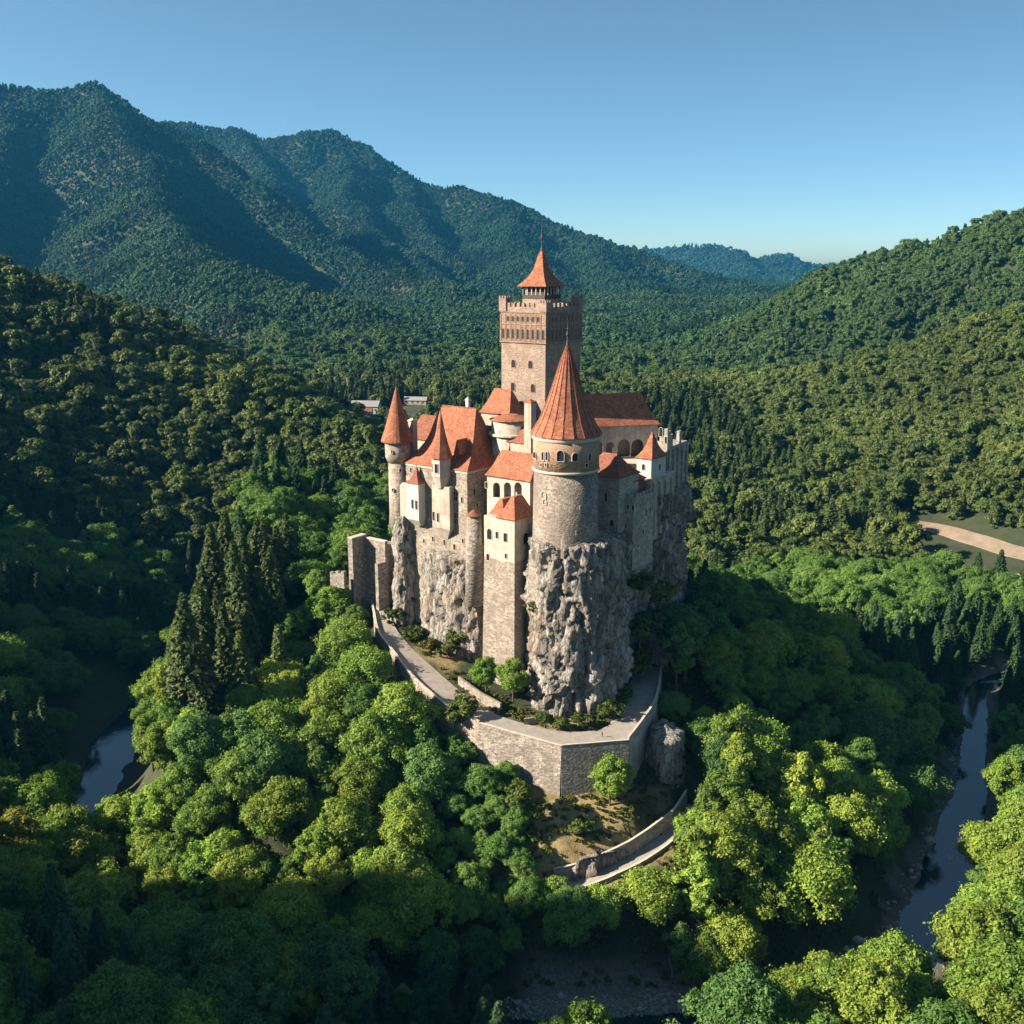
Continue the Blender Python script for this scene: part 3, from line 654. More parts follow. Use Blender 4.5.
for cx, cy in ((-W1 + .9, .9), (-.9, .9), (-.9, W2 - .9), (-W1 + .9, W2 - .9)):
    hh = zk(299) if cy > 1 or cx < -2 else zk(303)
    mb = MB(); mb.box(cx - 1.5, cx + 1.5, cy - 1.5, cy + 1.5, z2 + .27, hh)
    for q in (-1.15, 0, 1.15):
        mb.box(cx + q - .35, cx + q + .35, cy - 1.49, cy - .9, hh, hh + .8); mb.box(cx + .9, cx + 1.49, cy + q - .35, cy + q + .35, hh, hh + .79)
    mb.build('corner_turret', M['keep_stone'], t)
cx, cy = -W1 / 2, W2 / 2; s = 4.7; zl0, zl1 = z2 + .5, zk(286, 354)
mb = MB(); mb.box(cx - s, cx + s, cy - s, cy + s, zl0, zl1 - 4.4); mb.build('lantern_base', M['keep_stone'], t)
mb = MB(); mb.box(cx - s + 1.3, cx + s - 1.3, cy - s + 1.3, cy + s - 1.3, zl1 - 4.4, zl1); mb.build('lantern_core', M['dark_wood'], t)
mb = MB()
for k in range(6):
    q = -s + 2 * s * k / 5
    for a, c in ((q, -s), (q, s), (-s, q), (s, q)):
        mb.box(cx + a * .96 - .16, cx + a * .96 + .16, cy + c * .96 - .16, cy + c * .96 + .16, zl1 - 4.4, zl1 - .3)
mb.build('lantern_posts', M['pale_wood'], t)
mb = MB(); mb.box(cx - s, cx + s, cy - s, cy - s + .2, zl1 - 4.3, zl1 - 3.0); mb.box(cx + s - .2, cx + s, cy - s, cy + s, zl1 - 4.3, zl1 - 3.0); mb.box(cx - s, cx + s, cy - s, cy + s, zl1 - .5, zl1 - .24)
mb.build('lantern_railing', M['dark_wood'], t)
hs = pt(541, 249, 355).z - 60 - zl1
mb = MB(); hip(mb, cx - s, cx + s, cy - s, cy + s, zl1, hs, .12, 1.3, .24, .12, 10); mb.build('spire', M['tile'], t)
finial(t, cx, cy, zl1 + hs, pt(541, 215, 355).z - pt(541, 249, 355).z, .42)
wins(t, 'F', [(513.5, 363.5, 3.8, 7.5), (530.5, 364.5, 3.8, 7.5), (513, 386.5, 3.6, 8), (533, 388, 3.8, 8), (514.5, 408, 4, 9.5)], fr=.2, m_frame=M['keep_trim'])
wins(t, 'R', [(562, 372, 2.4, 6)], fr=.15)

# ---- great round tower
DZ0 = pt(565.5, 562, 291).z; dz = lambda py: pt(565.5, py, 291).z - DZ0
rad = 32.2 * proj(DT)[2] / FPX
t = bld('drum_tower', 'great round stone tower with ribbed conical orange roof above the crag', 'tower', (DT.x, DT.y, DZ0), 0)
mb = MB(); mb.round(0, 0, [(rad * 1.05, -18), (rad * 1.03, 0), (rad * .985, dz(474))], 48); mb.build('wall', M['drum_stone'], t, True)
mb = MB(); mb.round(0, 0, [(rad * 1.02, dz(474.5)), (rad * 1.02, dz(441))], 48, ); mb.build('upper_storey', M['brick'], t, True)
mb = MB(); mb.round(0, 0, [(rad * 1.0, dz(475.5)), (rad * 1.05, dz(474.7)), (rad * 1.05, dz(472.8)), (rad * 1.0, dz(472.3))], 48); mb.round(0, 0, [(rad * 1.01, dz(444)), (rad * 1.06, dz(442.5)), (rad * 1.06, dz(438.5)), (rad, dz(437))], 48); mb.build('cornice', M['trim'], t, True)
za, zb = dz(438.5), pt(565, 343, 300).z - DZ0
mb = MB(); prof = [(rad * .95, za - .15), (rad * 1.10, za - .15), (rad * 1.10, za + .1)]
for k in range(1, 11):
    q = k / 10; prof.append((rad * 1.10 * ((1 - q) * (1 - .16 * math.sin(math.pi * q) ** .8)) + .12 * q, za + .1 + (zb - za) * q))
mb.round(0, 0, prof, 20, ph=R(9)); mb.build('cone_roof', M['tile'], t)
for k in range(20):
    a = R(9) + 2 * math.pi * k / 20; mb = MB(); mb.tube([(r * math.cos(a), r * math.sin(a), z) for r, z in prof[2:]], [.17] * 9 + [.08, .04], 5)
    mb.build('roof_rib', M['tile_dark'], t)
finial(t, 0, 0, zb, pt(565, 317, 300).z - pt(565, 343, 300).z, .36)
for px, py, a, c in ((535, 455, 2.5, 7), (543, 456, 2.2, 8.5), (547, 456, 2.2, 8.5), (560.5, 456, 7, 11), (575, 457, 5.5, 8), (589.5, 457, 3, 8), (541.5, 465, 1.6, 3.5), (546, 465, 1.6, 3.5), (586.5, 465.5, 3, 4),
                    (544, 495, 4.2, 6.5), (545, 502, 3, 5), (582, 507, 5, 3.5), (578, 532.5, 4, 4)):
    round_win(t, None, rad * (1.03 if py < 470 else 1.0), px, py, a, c, c > 4.1, fr=.14)

# ---- gothic hall with the steep hipped roof
HC = pt(467, 471, 322)
t = bld('gothic_hall', 'steep hipped orange roof over tall stone hall wall left of the round tower', 'castle wing', (HC.x, HC.y, 0))
hz = HC.z; L1 = -face_hit(t, 405.5, 460).x; L2 = 25
mb = MB(); mb.box(-L1, 0, 0, L2, 8, hz - .2); mb.build('wall', M['warm_stone'], t)
mb = MB(); mb.box(-L1 - .3, .3, -.3, L2 + .3, hz - 1.0, hz - .25); mb.build('cornice', M['trim'], t)
mb = MB(); hh = 18.2; hip(mb, -L1, 0, 0, L2, hz, hh, 7.4, .6, .22, .15, 9); mb.build('roof', M['tile'], t)
ridge_tiles(t, [((-L1 / 2 - 7.4, L2 / 2, hz + hh), (-L1 / 2 + 7.4, L2 / 2, hz + hh))], .25)
chimney(t, -L1 / 2 + 2.5, L2 / 2 + 1.5, hz + 12, hz + hh + 2.2, .6, 'trim')
wins(t, 'F', [(455.8, 496, 4, 10, False), (456.3, 518.5, 4, 12, False)], fr=.2, mull=True)
wins(t, 'F', [(416, 532.5, 2.2, 5.5, False), (433, 539, 2, 5, False), (444.5, 542.5, 2, 6, False), (454.5, 547, 2.4, 6, False), (415.5, 553, 2, 4, False)], fr=.1)
wins(t, 'R', [(469.5, 527, 2.6, 13, False), (474, 492, 1.8, 7, False), (477, 505, 1.6, 5, False)], fr=.1)
wins(t, 'F', [(411, 470, 1.8, 5, False), (421, 470, 1.8, 5, False), (424, 541, 1.8, 4, False), (463, 541, 1.8, 5, False), (462, 500, 2, 6, False), (428, 555, 1.8, 4, False)], fr=.1)
# dormer on the front slope
dx = face_hit(t, 458, 466).x
mb = MB(); P0 = face_hit(t, 458, 450, 'F', 2.6); zq = P0.z
mb.loft([[(P0.x - 1.4, 2.0, zq - 1.5), (P0.x + 1.4, 2.0, zq - 1.5), (P0.x, 2.0, zq + 3.4)], [(P0.x - 1.4, 7.5, zq - 1.5), (P0.x + 1.4, 7.5, zq - 1.5), (P0.x, 7.5, zq + 3.4)]])
mb.build('dormer', M['tile'], t)
# projecting pier under the bartizan
xa, xb = face_hit(t, 432, 500, 'F', -2.2).x, face_hit(t, 449.5, 500, 'F', -2.2).x
ztop, zbot = face_hit(t, 440, 486, 'F', -2.2).z, face_hit(t, 440, 528, 'F', -2.2).z
mb = MB(); mb.rect_loft([((xa + xb) / 2 - 1, (xa + xb) / 2 + 1, -.2, .01, zbot - 4), (xa, xb, -2.2, .01, zbot), (xa, xb, -2.2, .01, ztop)]); mb.build('pier', M['old_plaster'], t)
wins(t, 'F', [(433.7, 516, 2.2, 9, False), (438, 517.5, 2.2, 9, False)], -2.2, fr=.12)

# ---- bartizan turret on the hall
bc = t.matrix_basis @ Vector(((xa + xb) / 2 - .3, -1.2, 0))
tb = bld('bartizan', 'small white corner turret with pointed orange roof on the hall front', 'turret', (bc.x, bc.y, 0), RZ + R(8))
b0, b1, b2, b3 = pt(437, 485, 325).z, pt(437, 477, 325).z, pt(437, 458, 325).z, pt(439.5, 412, 325).z
r8 = 9.2 * 330 / FPX / math.cos(math.pi / 8)
mb = MB(); mb.round(0, 0, [(r8 * .55, b0 - 1.2), (r8 * .95, b1)], 8, ph=R(22.5)); mb.build('corbel', M['trim'], tb)
mb = MB(); mb.round(0, 0, [(r8, b1), (r8, b2)], 8, ph=R(22.5)); mb.build('wall', M['plaster'], tb)
mb = MB(); mb.round(0, 0, [(r8 * .9, b2 - .2), (r8 * 1.18, b2 - .2), (r8 * 1.18, b2), (r8 * .72, b2 + (b3 - b2) * .3), (r8 * .33, b2 + (b3 - b2) * .66), (.08, b3)], 8, ph=R(22.5)); mb.build('roof', M['tile'], tb)
for px in (431.3, 439.2): 
    a = -90 if px > 435 else -135
    ang = R(a); P = Vector((math.cos(ang), math.sin(ang), 0)) * (r8 * math.cos(math.pi / 8)); P.z = (b1 + b2) / 2 - .2
    window(tb, P, ang + R(90), 1.25 if a == -90 else .9, 2.9, False, .14, .15)
finial(tb, 0, 0, b3, 2.4, .16)
# ---- white oriel
oc = t.matrix_basis @ Vector((face_hit(t, 415.5, 500, 'F', -2).x, -1.2, 0))
to = bld('oriel', 'tall white box oriel with small pointed roof left of the pointed turret', 'oriel', (oc.x, oc.y, 0))
o0, o1, o2 = pt(415, 521, 330).z, pt(415, 484, 330).z, pt(417, 469, 330).z
mb = MB(); mb.rect_loft([(-1.4, 1.8, -.4, 1.2, o0 - 2.2), (-2.6, 2.6, -2.2, 1.21, o0), (-2.6, 2.6, -2.2, 1.21, o1)]); mb.build('wall', M['render_white'], to)
mb = MB(); hip(mb, -2.6, 2.6, -2.2, 2.2, o1, o2 - o1, .1, .35, .3, .1); mb.build('roof', M['tile_dark'], to)
wins(to, 'F', [(412.6, 504, 2.2, 9, False), (416.4, 505, 2.2, 9, False)], -2.2, fr=.1)
finial(to, 0, 0, o2, 1.6, .14)

# ---- slim round tower at the left end
SC_ = pt(399, 500, 341)
t = bld('slim_tower', 'slender round stone tower with tall orange cone at the left end of the castle', 'tower', (SC_.x, SC_.y, 0), 0)
sz = lambda py, Y=336: pt(397, py, Y).z
k = proj(SC_)[2] / FPX
mb = MB(); mb.round(0, 0, [(10.8 * k, sz(530)), (9.8 * k, sz(515)), (9.9 * k, sz(462))], 28); mb.build('wall', M['warm_stone'], t, True)
mb = MB(); mb.round(0, 0, [(9.9 * k, sz(465)), (12.4 * k, sz(459)), (12.6 * k, sz(443))], 28); mb.build('upper_storey', M['warm_stone'], t, True)
mb = MB(); mb.round(0, 0, [(11 * k, sz(443.5)), (16.2 * k, sz(443.5)), (16.2 * k, sz(443) + .15), (12.2 * k, sz(431)), (5.2 * k, sz(404, 341)), (.08, sz(386.5, 341))], 24); mb.build('cone_roof', M['tile'], t)
finial(t, 0, 0, sz(386.5, 341), 2.0, .16)
for px, py in ((392, 452), (400, 470), (393, 490)): round_win(t, None, 10.3 * k if py > 460 else 12.6 * k, px, py, 1.6, 3.5, True, fr=.1)
# wall stub between slim tower and hall
WA = t.location + Vector((2.2, -1.5, 0))
ts = bld('buttress_wall', 'narrow pale wall stub between slender round tower and white oriel', 'wall', (WA.x, WA.y, 0))
mb = MB(); mb.rect_loft([(0, 4.6, -2.4, 3, pt(404, 517, 337).z), (0, 4.6, -2.4, 3, pt(404, 486, 337).z), (.4, 4.6, -1.6, 3, pt(404, 483, 337).z)]); mb.build('wall', M['old_plaster'], ts)
# rear wing with chimney, seen between slim tower and hall
RC = pt(428, 452, 352)
t = bld('rear_wing', 'low dark tiled wing with white chimney behind slender tower and hall roof', 'castle wing', (RC.x, RC.y, 0))
za = pt(428, 440, 352).z
mb = MB(); mb.box(-11, 6, 0, 14, 20, za); mb.build('wall', M['old_plaster'], t)
mb = MB(); hip(mb, -11, 6, 0, 14, za, 7.5, 6, .5, .1, .1); mb.build('roof', M['tile_dark'], t)
P = loc(t, pt(413, 440, 346)); chimney(t, P.x, P.y, za - 12, pt(413, 421, 346).z, 1.1, 'trim')

# ---- loggia wing with three arches
LC = pt(530, 481, 312)
t = bld('loggia_wing', 'plastered wing with three round arches under orange roof beside the round tower', 'castle wing', (LC.x, LC.y, 0))
lz = LC.z; L1 = -face_hit(t, 487, 478).x
zf = face_hit(t, 508, 499).z
def arcade(mb, x0, x1, z0, z1, arches, y0, y1, n=8):     # wall in XZ with real arched openings [(xc, halfw, sill, spring)]
    x = x0
    for xc, hw, sill, spr in arches:
        mb.box(x, xc - hw, y0, y1, z0, z1)
        if sill > z0: mb.box(xc - hw, xc + hw, y0, y1, z0, sill)
        top = [(xc - hw * math.cos(math.pi * k / n), spr + hw * math.sin(math.pi * k / n)) for k in range(n + 1)]
        for (a, za_), (c, zc_) in zip(top[:-1], top[1:]):
            mb.loft([[(a, y0, za_), (c, y0, zc_), (c, y0, z1), (a, y0, z1)], [(a, y1, za_), (c, y1, zc_), (c, y1, z1), (a, y1, z1)]])
        x = xc + hw
    mb.box(x, x1, y0, y1, z0, z1)
ar = []
for px in (496.5, 507.5, 518): 
    P = face_hit(t, px, 490); ar.append((P.x, 1.45, zf - .2, P.z + 1.0))
mb = MB(); arcade(mb, -L1, 0, zf - 14, lz - .2, ar, 0, .7); mb.box(-L1, 0, 4.5, 12, zf - 14, lz - .25); mb.box(-.7, 0, .7, 4.5, zf - 14, lz - .26); mb.box(-L1, -L1 + .7, .7, 4.5, zf - 14, lz - .26); mb.box(-L1 + .7, -.7, .7, 4.5, zf - 14, zf - .3)
mb.build('wall', M['plaster'], t)
mb = MB(); hip(mb, -L1, 0, 0, 12, lz, 7.4, L1 / 2 - 1.5, .6, .1, .1); mb.build('roof', M['tile'], t)
wins(t, 'F', [(486.5, 485, 2.4, 6, False)], fr=.12)
# ---- gate tower: white tall block with L roof
GC = pt(514.5, 520, 301)
t = bld('white_tower_house', 'tall white house on a stone base with orange roofs, below the three arches', 'castle wing', (GC.x, GC.y, 0))
gz = GC.z; L1 = -face_hit(t, 484, 515).x; zs = face_hit(t, 500, 560).z; L2 = 11
mb = MB(); mb.box(-L1, 0, 0, L2, zs, gz - .2); mb.build('wall', M['plaster'], t)
mb = MB(); mb.rect_loft([(-L1 - .4, .6, -.9, L2, 2), (-L1 - .02, .02, -.02, L2, zs)]); mb.build('stone_base', M['warm_stone'], t)
mb = MB(); hip(mb, -L1 * .55, 0, 0, L2, gz, 6.2, .5, .5, .12, 2); mb.build('roof', M['tile'], t)
mb = MB(); hip(mb, -L1, -L1 * .5, 2.6, L2, gz - .6, 5.0, .6, .5, .1, 2.0); mb.build('side_roof', M['tile'], t)
wins(t, 'F', [(489.5, 534, 4.6, 11), (505.5, 537.5, 3.6, 9, False), (488, 557, 3, 7), (497, 535, 2.6, 7, False), (506, 556, 2.2, 5, False), (491, 578, 1.8, 4, False), (503, 592, 1.8, 4, False)], fr=.16)
wins(t, 'R', [(525.5, 538.5, 4.4, 11)], fr=.16)
# buttress between hall and gate tower (rounded rubble)
BC = pt(474, 520, 318)
t = bld('rubble_buttress', 'round yellowish rubble buttress between the hall and the white house', 'buttress', (BC.x, BC.y, 0), 0)
mb = MB(); mb.round(0, 0, [(3.1, 24), (2.8, 40), (2.3, pt(474, 519, 316).z)], 20); mb.build('masonry', M['wall_stone'], t, True)
mb = MB(); mb.round(0, 0, [(2.6, pt(474, 517, 316).z), (2.6, pt(474, 517, 316).z + .2), (.2, pt(474, 511, 316).z)], 14); mb.build('cap', M['tile_dark'], t)
# small terrace tower in front of the round tower
TC = pt(546.5, 554, 293)
t = bld('terrace_turret', 'small square parapet turret at the foot of the great round tower', 'turret', (TC.x, TC.y, 0))
tz = TC.z; L1 = -face_hit(t, 529, 553).x
mb = MB(); mb.rect_loft([(-L1 - .2, .3, -.3, 9, tz - 16), (-L1, 0, 0, 9, tz - .9)]); mb.build('wall', M['warm_stone'], t)
mb = MB(); mb.box(-L1, 0, 0, .6, tz - .9, tz + .1); mb.box(-.6, 0, .6, 9, tz - .9, tz + .1); mb.box(-L1, -L1 + .6, .6, 9, tz - .9, tz + .1); mb.build('parapet', M['trim'], t)
wins(t, 'F', [(538, 570, 1.8, 3.5)], fr=.1)
t2 = bld('marker_stone', 'white pointed stone pinnacle beside the square parapet turret', 'pinnacle', tuple(pt(563, 545, 289)), 0)
mb = MB(); mb.round(0, 0, [(.9, -4), (.75, 0), (.1, 3.6)], 4, ph=R(45)); mb.build('shaft', M['plaster'], t2)

# ---- courtyard side: long roof with arcade, seen right of the round tower
e = math.atan2(.25, .97)
AC = pt(658, 424, 352)
t = bld('arcade_wing', 'long orange roofed wing over an arcaded gallery, right of the round tower', 'castle wing', (AC.x, AC.y, 0), e)
az_ = AC.z; L1 = -face_hit(t, 578, 428).x; zf = face_hit(t, 630, 458).z
ar = []
for px in (590, 600, 610, 624, 637.5): 
    P = face_hit(t, px, 447); wd = 2.3 if px > 615 else 1.35; ar.append((P.x, wd, zf + .4, P.z + .4))
mb = MB(); arcade(mb, -L1, 0, zf - 6, az_ - .25, ar, 0, .8); mb.box(-L1, 0, 6.5, 13, zf - 6, az_ - .3); mb.box(-.8, 0, .8, 6.5, zf - 6, az_ - .3); mb.box(-L1, -.8, .8, 6.5, zf - 6, zf)
mb.build('wall', M['old_plaster'], t)
mb = MB(); hip(mb, -L1, 0, 0, 13, az_, pt(640, 391.5, 360).z - az_, L1 / 2 - 4, .7, .15, .1); mb.build('roof', M['tile'], t)
# terrace slab in the courtyard
t = bld('courtyard_terrace', 'stone flagged courtyard terrace in front of the arcaded gallery', 'terrace', tuple(pt(640, 462, 342)), 0)
mb = MB(); mb.loft([[(x, y, z) for x, y in ((-22, -6), (2, -12), (12, 6), (-20, 10))] for z in (-22, 0)]); mb.build('paving', M['trim'], t)
mb = MB(); mb.loft([[(-10, -9.2, z), (2, -12.2, z), (2, -11.4, z), (-10, -8.4, z)] for z in (-.5, 1.3)]); mb.loft([[(-13.5, -8.6, z), (-10.2, -9.1, z), (-10.2, -6, z), (-13.5, -5.5, z)] for z in (-6, 2.2)]); mb.build('parapet', M['brick'], t)
# roof left of keep and low range before the keep
NC = pt(502, 414, 342)
t = bld('north_wing', 'orange roofed wing tucked against the left side of the square keep', 'castle wing', (NC.x, NC.y, 0))
mb = MB(); mb.box(-9, 3, 0, 9, 40, NC.z); mb.build('wall', M['old_plaster'], t)
mb = MB(); hip(mb, -9, 3, 0, 9, NC.z, pt(490, 389, 346).z - NC.z, 3.5, .5, .08, .1); mb.build('roof', M['tile'], t)
QC = pt(525, 420, 333)
t = bld('round_gallery', 'low curved plastered gallery with a flat tiled rim before the keep', 'castle wing', (QC.x - 4.5, QC.y + 5, 0), 0)
zt = pt(510, 421.5, 333).z
mb = MB(); mb.round(0, 0, [(6.6, 40), (6.6, zt)], 20); mb.build('wall', M['old_plaster'], t, True)
mb = MB(); mb.round(0, 0, [(7.0, zt), (7.3, zt), (7.3, zt + .25), (2, zt + 1.7)], 20); mb.build('roof', M['tile'], t)
mb = MB(); mb.round(0, 0, [(7.3, zt - 5.2), (7.6, zt - 5.0), (7.6, zt - 4.5), (7.3, zt - 4.3)], 20); mb.build('string_course', M['trim'], t)
UC = pt(531, 446, 326)
t = bld('court_roof', 'dark red tiled lower roof with tall brick-capped chimney below the keep', 'castle wing', (UC.x, UC.y, 0))
mb = MB(); mb.box(-14, 0, 0, 8, 40, pt(531, 444, 326).z); mb.build('wall', M['old_plaster'], t)
mb = MB(); hip(mb, -14, 0, 0, 8, pt(531, 444, 326).z, 5.2, 5, .4, .05, .1); mb.build('roof', M['tile_dark'], t)
P = loc(t, pt(530, 430, 326)); chimney(t, P.x, P.y, pt(530, 458, 326).z, pt(530, 402.5, 326).z, 1.35, 'tile', 'old_plaster')

# ---- right side ranges
MC = pt(619, 478, 307)
t = bld('mid_wing', 'shaded grey wing with dark red lean-to roof right of the round tower', 'castle wing', (MC.x, MC.y, 0))
mb = MB(); mb.box(-14, 0, 0, 12, 38, MC.z); mb.build('wall', M['grey_stone'], t)
mb = MB(); hip(mb, -14, 0, 0, 12, MC.z, 6.2, 2.5, .5, .1, .1); mb.build('roof', M['tile_dark'], t)
wins(t, 'F', [(606, 497, 2.5, 9), (612, 523, 3.5, 7)], fr=.12)
VC = pt(634, 498, 309)
t = bld('curtain_wall', 'battlemented grey curtain wall between shaded wing and white red-capped turret', 'castle wall', (VC.x, VC.y, 0))
vz = VC.z
mb = MB(); mb.box(-11, 0, 0, 13, 38, vz - 1.4); mb.build('wall', M['grey_stone'], t)
mb = MB(); mb.box(-11, 0, -.35, .35, vz - 1.4, vz); merlons(t, 'grey_stone', -11, 0, -.34, .34, vz, 1.1, 6, 'F'); mb.box(-.34, .36, .35, 13, vz - 1.4, vz); merlons(t, 'grey_stone', -.33, .35, .6, 13, vz, 1.1, 6, 'R'); mb.build('parapet', M['grey_stone'], t)
mb = MB(); hip(mb, -10.5, -3, 4, 12, vz + 4.2, 3.6, .4, .4, .1, .1); mb.box(-10.2, -3.2, 4.2, 12, vz - 1.4, vz + 4.1); mb.build('lean_to', M['tile_dark'], t)
wins(t, 'F', [(628, 507, 2, 5, False), (633, 508, 2, 5, False), (626, 526, 2, 4, False)], 0, fr=.12); wins(t, 'R', [(646, 512, 1.6, 7), (650, 510, 1.6, 7), (643, 532, 1.8, 5, False)], fr=.12)
WC = pt(651.5, 459, 322)
t = bld('white_turret', 'small white square turret with pyramid orange roof at the right end', 'turret', (WC.x, WC.y, 0))
wz = WC.z; L1 = -face_hit(t, 637, 458).x; L2 = face_hit(t, 666, 458, 'R').y
zm = pt(651, 478, 322).z
mb = MB(); mb.box(-L1, 0, 0, L2, zm, wz - .2); mb.build('wall', M['render_white'], t)
mb = MB(); mb.rect_loft([(-L1 - .6, .5, -.5, L2 + 6, pt(651, 541, 322).z), (-L1, .02, -.02, L2 + 6, zm)]); mb.build('stone_base', M['old_plaster'], t)
mb = MB(); hip(mb, -L1, 0, 0, L2, wz, pt(650, 434, 324).z - wz, .15, .5, .2, .15); mb.build('roof', M['tile'], t)
finial(t, -L1 / 2, L2 / 2, pt(650, 434, 324).z, 2.2, .18)
wins(t, 'F', [(643.5, 467, 2.6, 6)], fr=.12); wins(t, 'R', [(659.5, 467, 2, 6.5), (663, 492, 1.6, 8), (658, 494, 1.6, 8), (660, 520, 1.6, 6), (666, 512, 1.6, 7)], fr=.12)
mb = MB()
for k in range(4): mb.rect_loft([(.3, 1.4, 1 + k * 4, 2.5 + k * 4, pt(651, 536, 322).z), (.05, .9, 1.1 + k * 4, 2.4 + k * 4, zm - 2.5), (-.1, .1, 1.1 + k * 4, 2.4 + k * 4, zm - 1.2)])
mb.build('buttresses', M['old_plaster'], t)
mb = MB(); mb.box(-L1 - .3, .35, -.35, L2 + 6, zm - .5, zm - .1); mb.build('string_course', M['trim'], t)
EC = pt(668, 424, 334)
t = bld('east_range', 'tall grey ruined end wall with pilasters and ragged top at the far right', 'castle wing', (EC.x, EC.y, 0), RZ + R(6))
ez = EC.z
mb = MB(); mb.rect_loft([(-6.5, .5, -.5, 19, 44), (-6, 0, 0, 18, ez - 8)]); mb.build('wall', M['grey_stone'], t)
mb = MB()
for k, (a, c, q) in enumerate(((-6, -4.2, .4), (-4.2, -2.8, -1), (-2.8, -1.2, 1.0), (-1.2, 0, 3.4))): mb.box(a, c, 0, 1, ez - 8, ez - 5 + q)
for k in (0, 1, 5): mb.box(-1, .001, 1 + k * 1.9, 2.9 + k * 1.9, ez - 8, ez - 3 + [.4, -1.0, -3.2, -2.4, -3.6, -.8, -3.4, -4.0, -2.8][k])
mb.build('broken_parapet', M['grey_stone'], t)
mb = MB()
for k in range(5): mb.box(0, .7, .6 + k * 4, 1.7 + k * 4, 48, ez - 9)
for k in range(3): mb.box(-5.6 + k * 2.3, -4.9 + k * 2.3, -.6, 0, 48, ez - 9)
mb.build('pilasters', M['grey_stone'], t)
wins(t, 'F', [(661, 432, 3, 9), (666, 440, 2, 7)], fr=.12); wins(t, 'R', [(674, 470, 1.6, 8), (676, 450, 1.6, 6)], fr=.12)

# ---- ruined gate bastion at the head of the road
GB = pt(352, 539, 347)
t = bld('gate_ruin', 'roofless square stone gate ruin at the upper end of the road', 'ruin', (GB.x, GB.y, 0))
zt = GB.z
mb = MB(); mb.box(-2.2, 0, 0, 7, 4, zt)
mb.build('side_wall', M['wall_stone'], t)
mb = MB(); mb.box(.003, 10, 6, 7.4, 4, zt - .9); mb.box(.003, 8, 8, 14, 4, zt - 3); mb.box(8.6, 10, 2.2, 6, 4, zt - 8); mb.build('back_wall', M['wall_stone'], t)
mb = MB(); mb.box(-2.3, .1, -.1, 7.1, zt, zt + .35); mb.box(.1, 10.1, 5.9, 7.5, zt - .9, zt - .5); mb.build('coping', M['trim'], t)
t = bld('rubble_wall', 'low broken rubble wall left of the roofless gate ruin', 'wall', tuple(pt(345, 572, 342)), RZ)
mb = MB()
for k in range(5): mb.box(-1.4 * (k + 1), -1.4 * k - .02, -.6, .6, -6, [.2, -.7, -.3, -1.4, -1.0][k])
mb.build('masonry', M['wall_stone'], t)
# low garden walls on the inner side of the road
t = bld('garden_wall', 'low pale stone wall along the inner road edge below the two bushy trees', 'wall', tuple(ptz(458, 690, 2)), 0)
P = [ptz(a, b_, c) - t.location for a, b_, c in ((458, 684, 3), (480, 700, 1.6), (500, 711, .8))]
mb = MB(); mb.loft([[p + Vector((0, 0, -2)), p + Vector((0, 0, 2.4)), p + Vector((.5, .6, 2.4)), p + Vector((.5, .6, -2))] for p in P]); mb.build('masonry', M['warm_stone'], t)
t = bld('garden_wall', 'short stone step wall at the foot of the front crag', 'wall', tuple(ptz(524, 724, 1)), 0)
P = [ptz(a, b_, c) - t.location for a, b_, c in ((524, 722, 1), (553, 717, 1))]
mb = MB(); mb.loft([[p + Vector((0, 0, -2)), p + Vector((0, 0, .9)), p + Vector((.1, .7, .9)), p + Vector((.1, .7, -2))] for p in P]); mb.build('masonry', M['warm_stone'], t)
# ------------------------------------------------------------------ trees
def crown_mesh(name, seed, Rr, H, z0, lobes, nleaf, ls, top_bias=.25, asym=.3, lobe_r=(.24, .40), rn=.5):
    g = np.random.default_rng(seed)
    cz, rz = (H + z0) / 2, (H - z0) / 2
    C, L = [], []
    for i in range(lobes):
        d = g.normal(size=3); d /= np.linalg.norm(d); d[2] = abs(d[2]) ** .8 * (1 if g.random() < .72 else -1)
        f = g.uniform(.45, .92) if i > 2 else .25
        w_ = 1 + asym * math.sin(math.atan2(d[1], d[0]) * 2 + seed) * .5
        prof = 1 - .35 * max(d[2], 0) ** 2
        c = np.array([d[0] * Rr * f * w_ * prof, d[1] * Rr * f * w_ * prof, cz + d[2] * rz * f]); C.append(c); L.append(Rr * g.uniform(*lobe_r) * (1.15 - .25 * abs(d[2])))
    C, L = np.array(C), np.array(L)
    n = np.maximum(8, (nleaf * L ** 2 / np.sum(L ** 2)).astype(int))
    ci = np.repeat(np.arange(lobes), n); T = len(ci)
    d = g.normal(size=(T, 3)); d /= np.linalg.norm(d, axis=1)[:, None]
    out = C[ci] - np.array([0, 0, cz - rz * .3]); out /= np.linalg.norm(out, axis=1)[:, None]
    bad = np.sum(d * out, 1) < -.25; d[bad] *= -1
    lump = 1 + .36 * fbm(d[:, 0] * 2.6 + ci * 7.1, d[:, 1] * 2.6, d[:, 2] * 2.6, seed, 3)
    P = C[ci] + d * (L[ci] * lump * np.where(g.random(T) < .10, g.uniform(1.05, 1.42, T), g.uniform(.62, 1.1, T)))[:, None] * np.array([1, 1, .82])
    nrm = d * .75 + g.normal(size=(T, 3)) * rn + np.array([0, 0, .30]); nrm /= np.linalg.norm(nrm, axis=1)[:, None]
    return leaf_quads(name, g, P, nrm, ls)
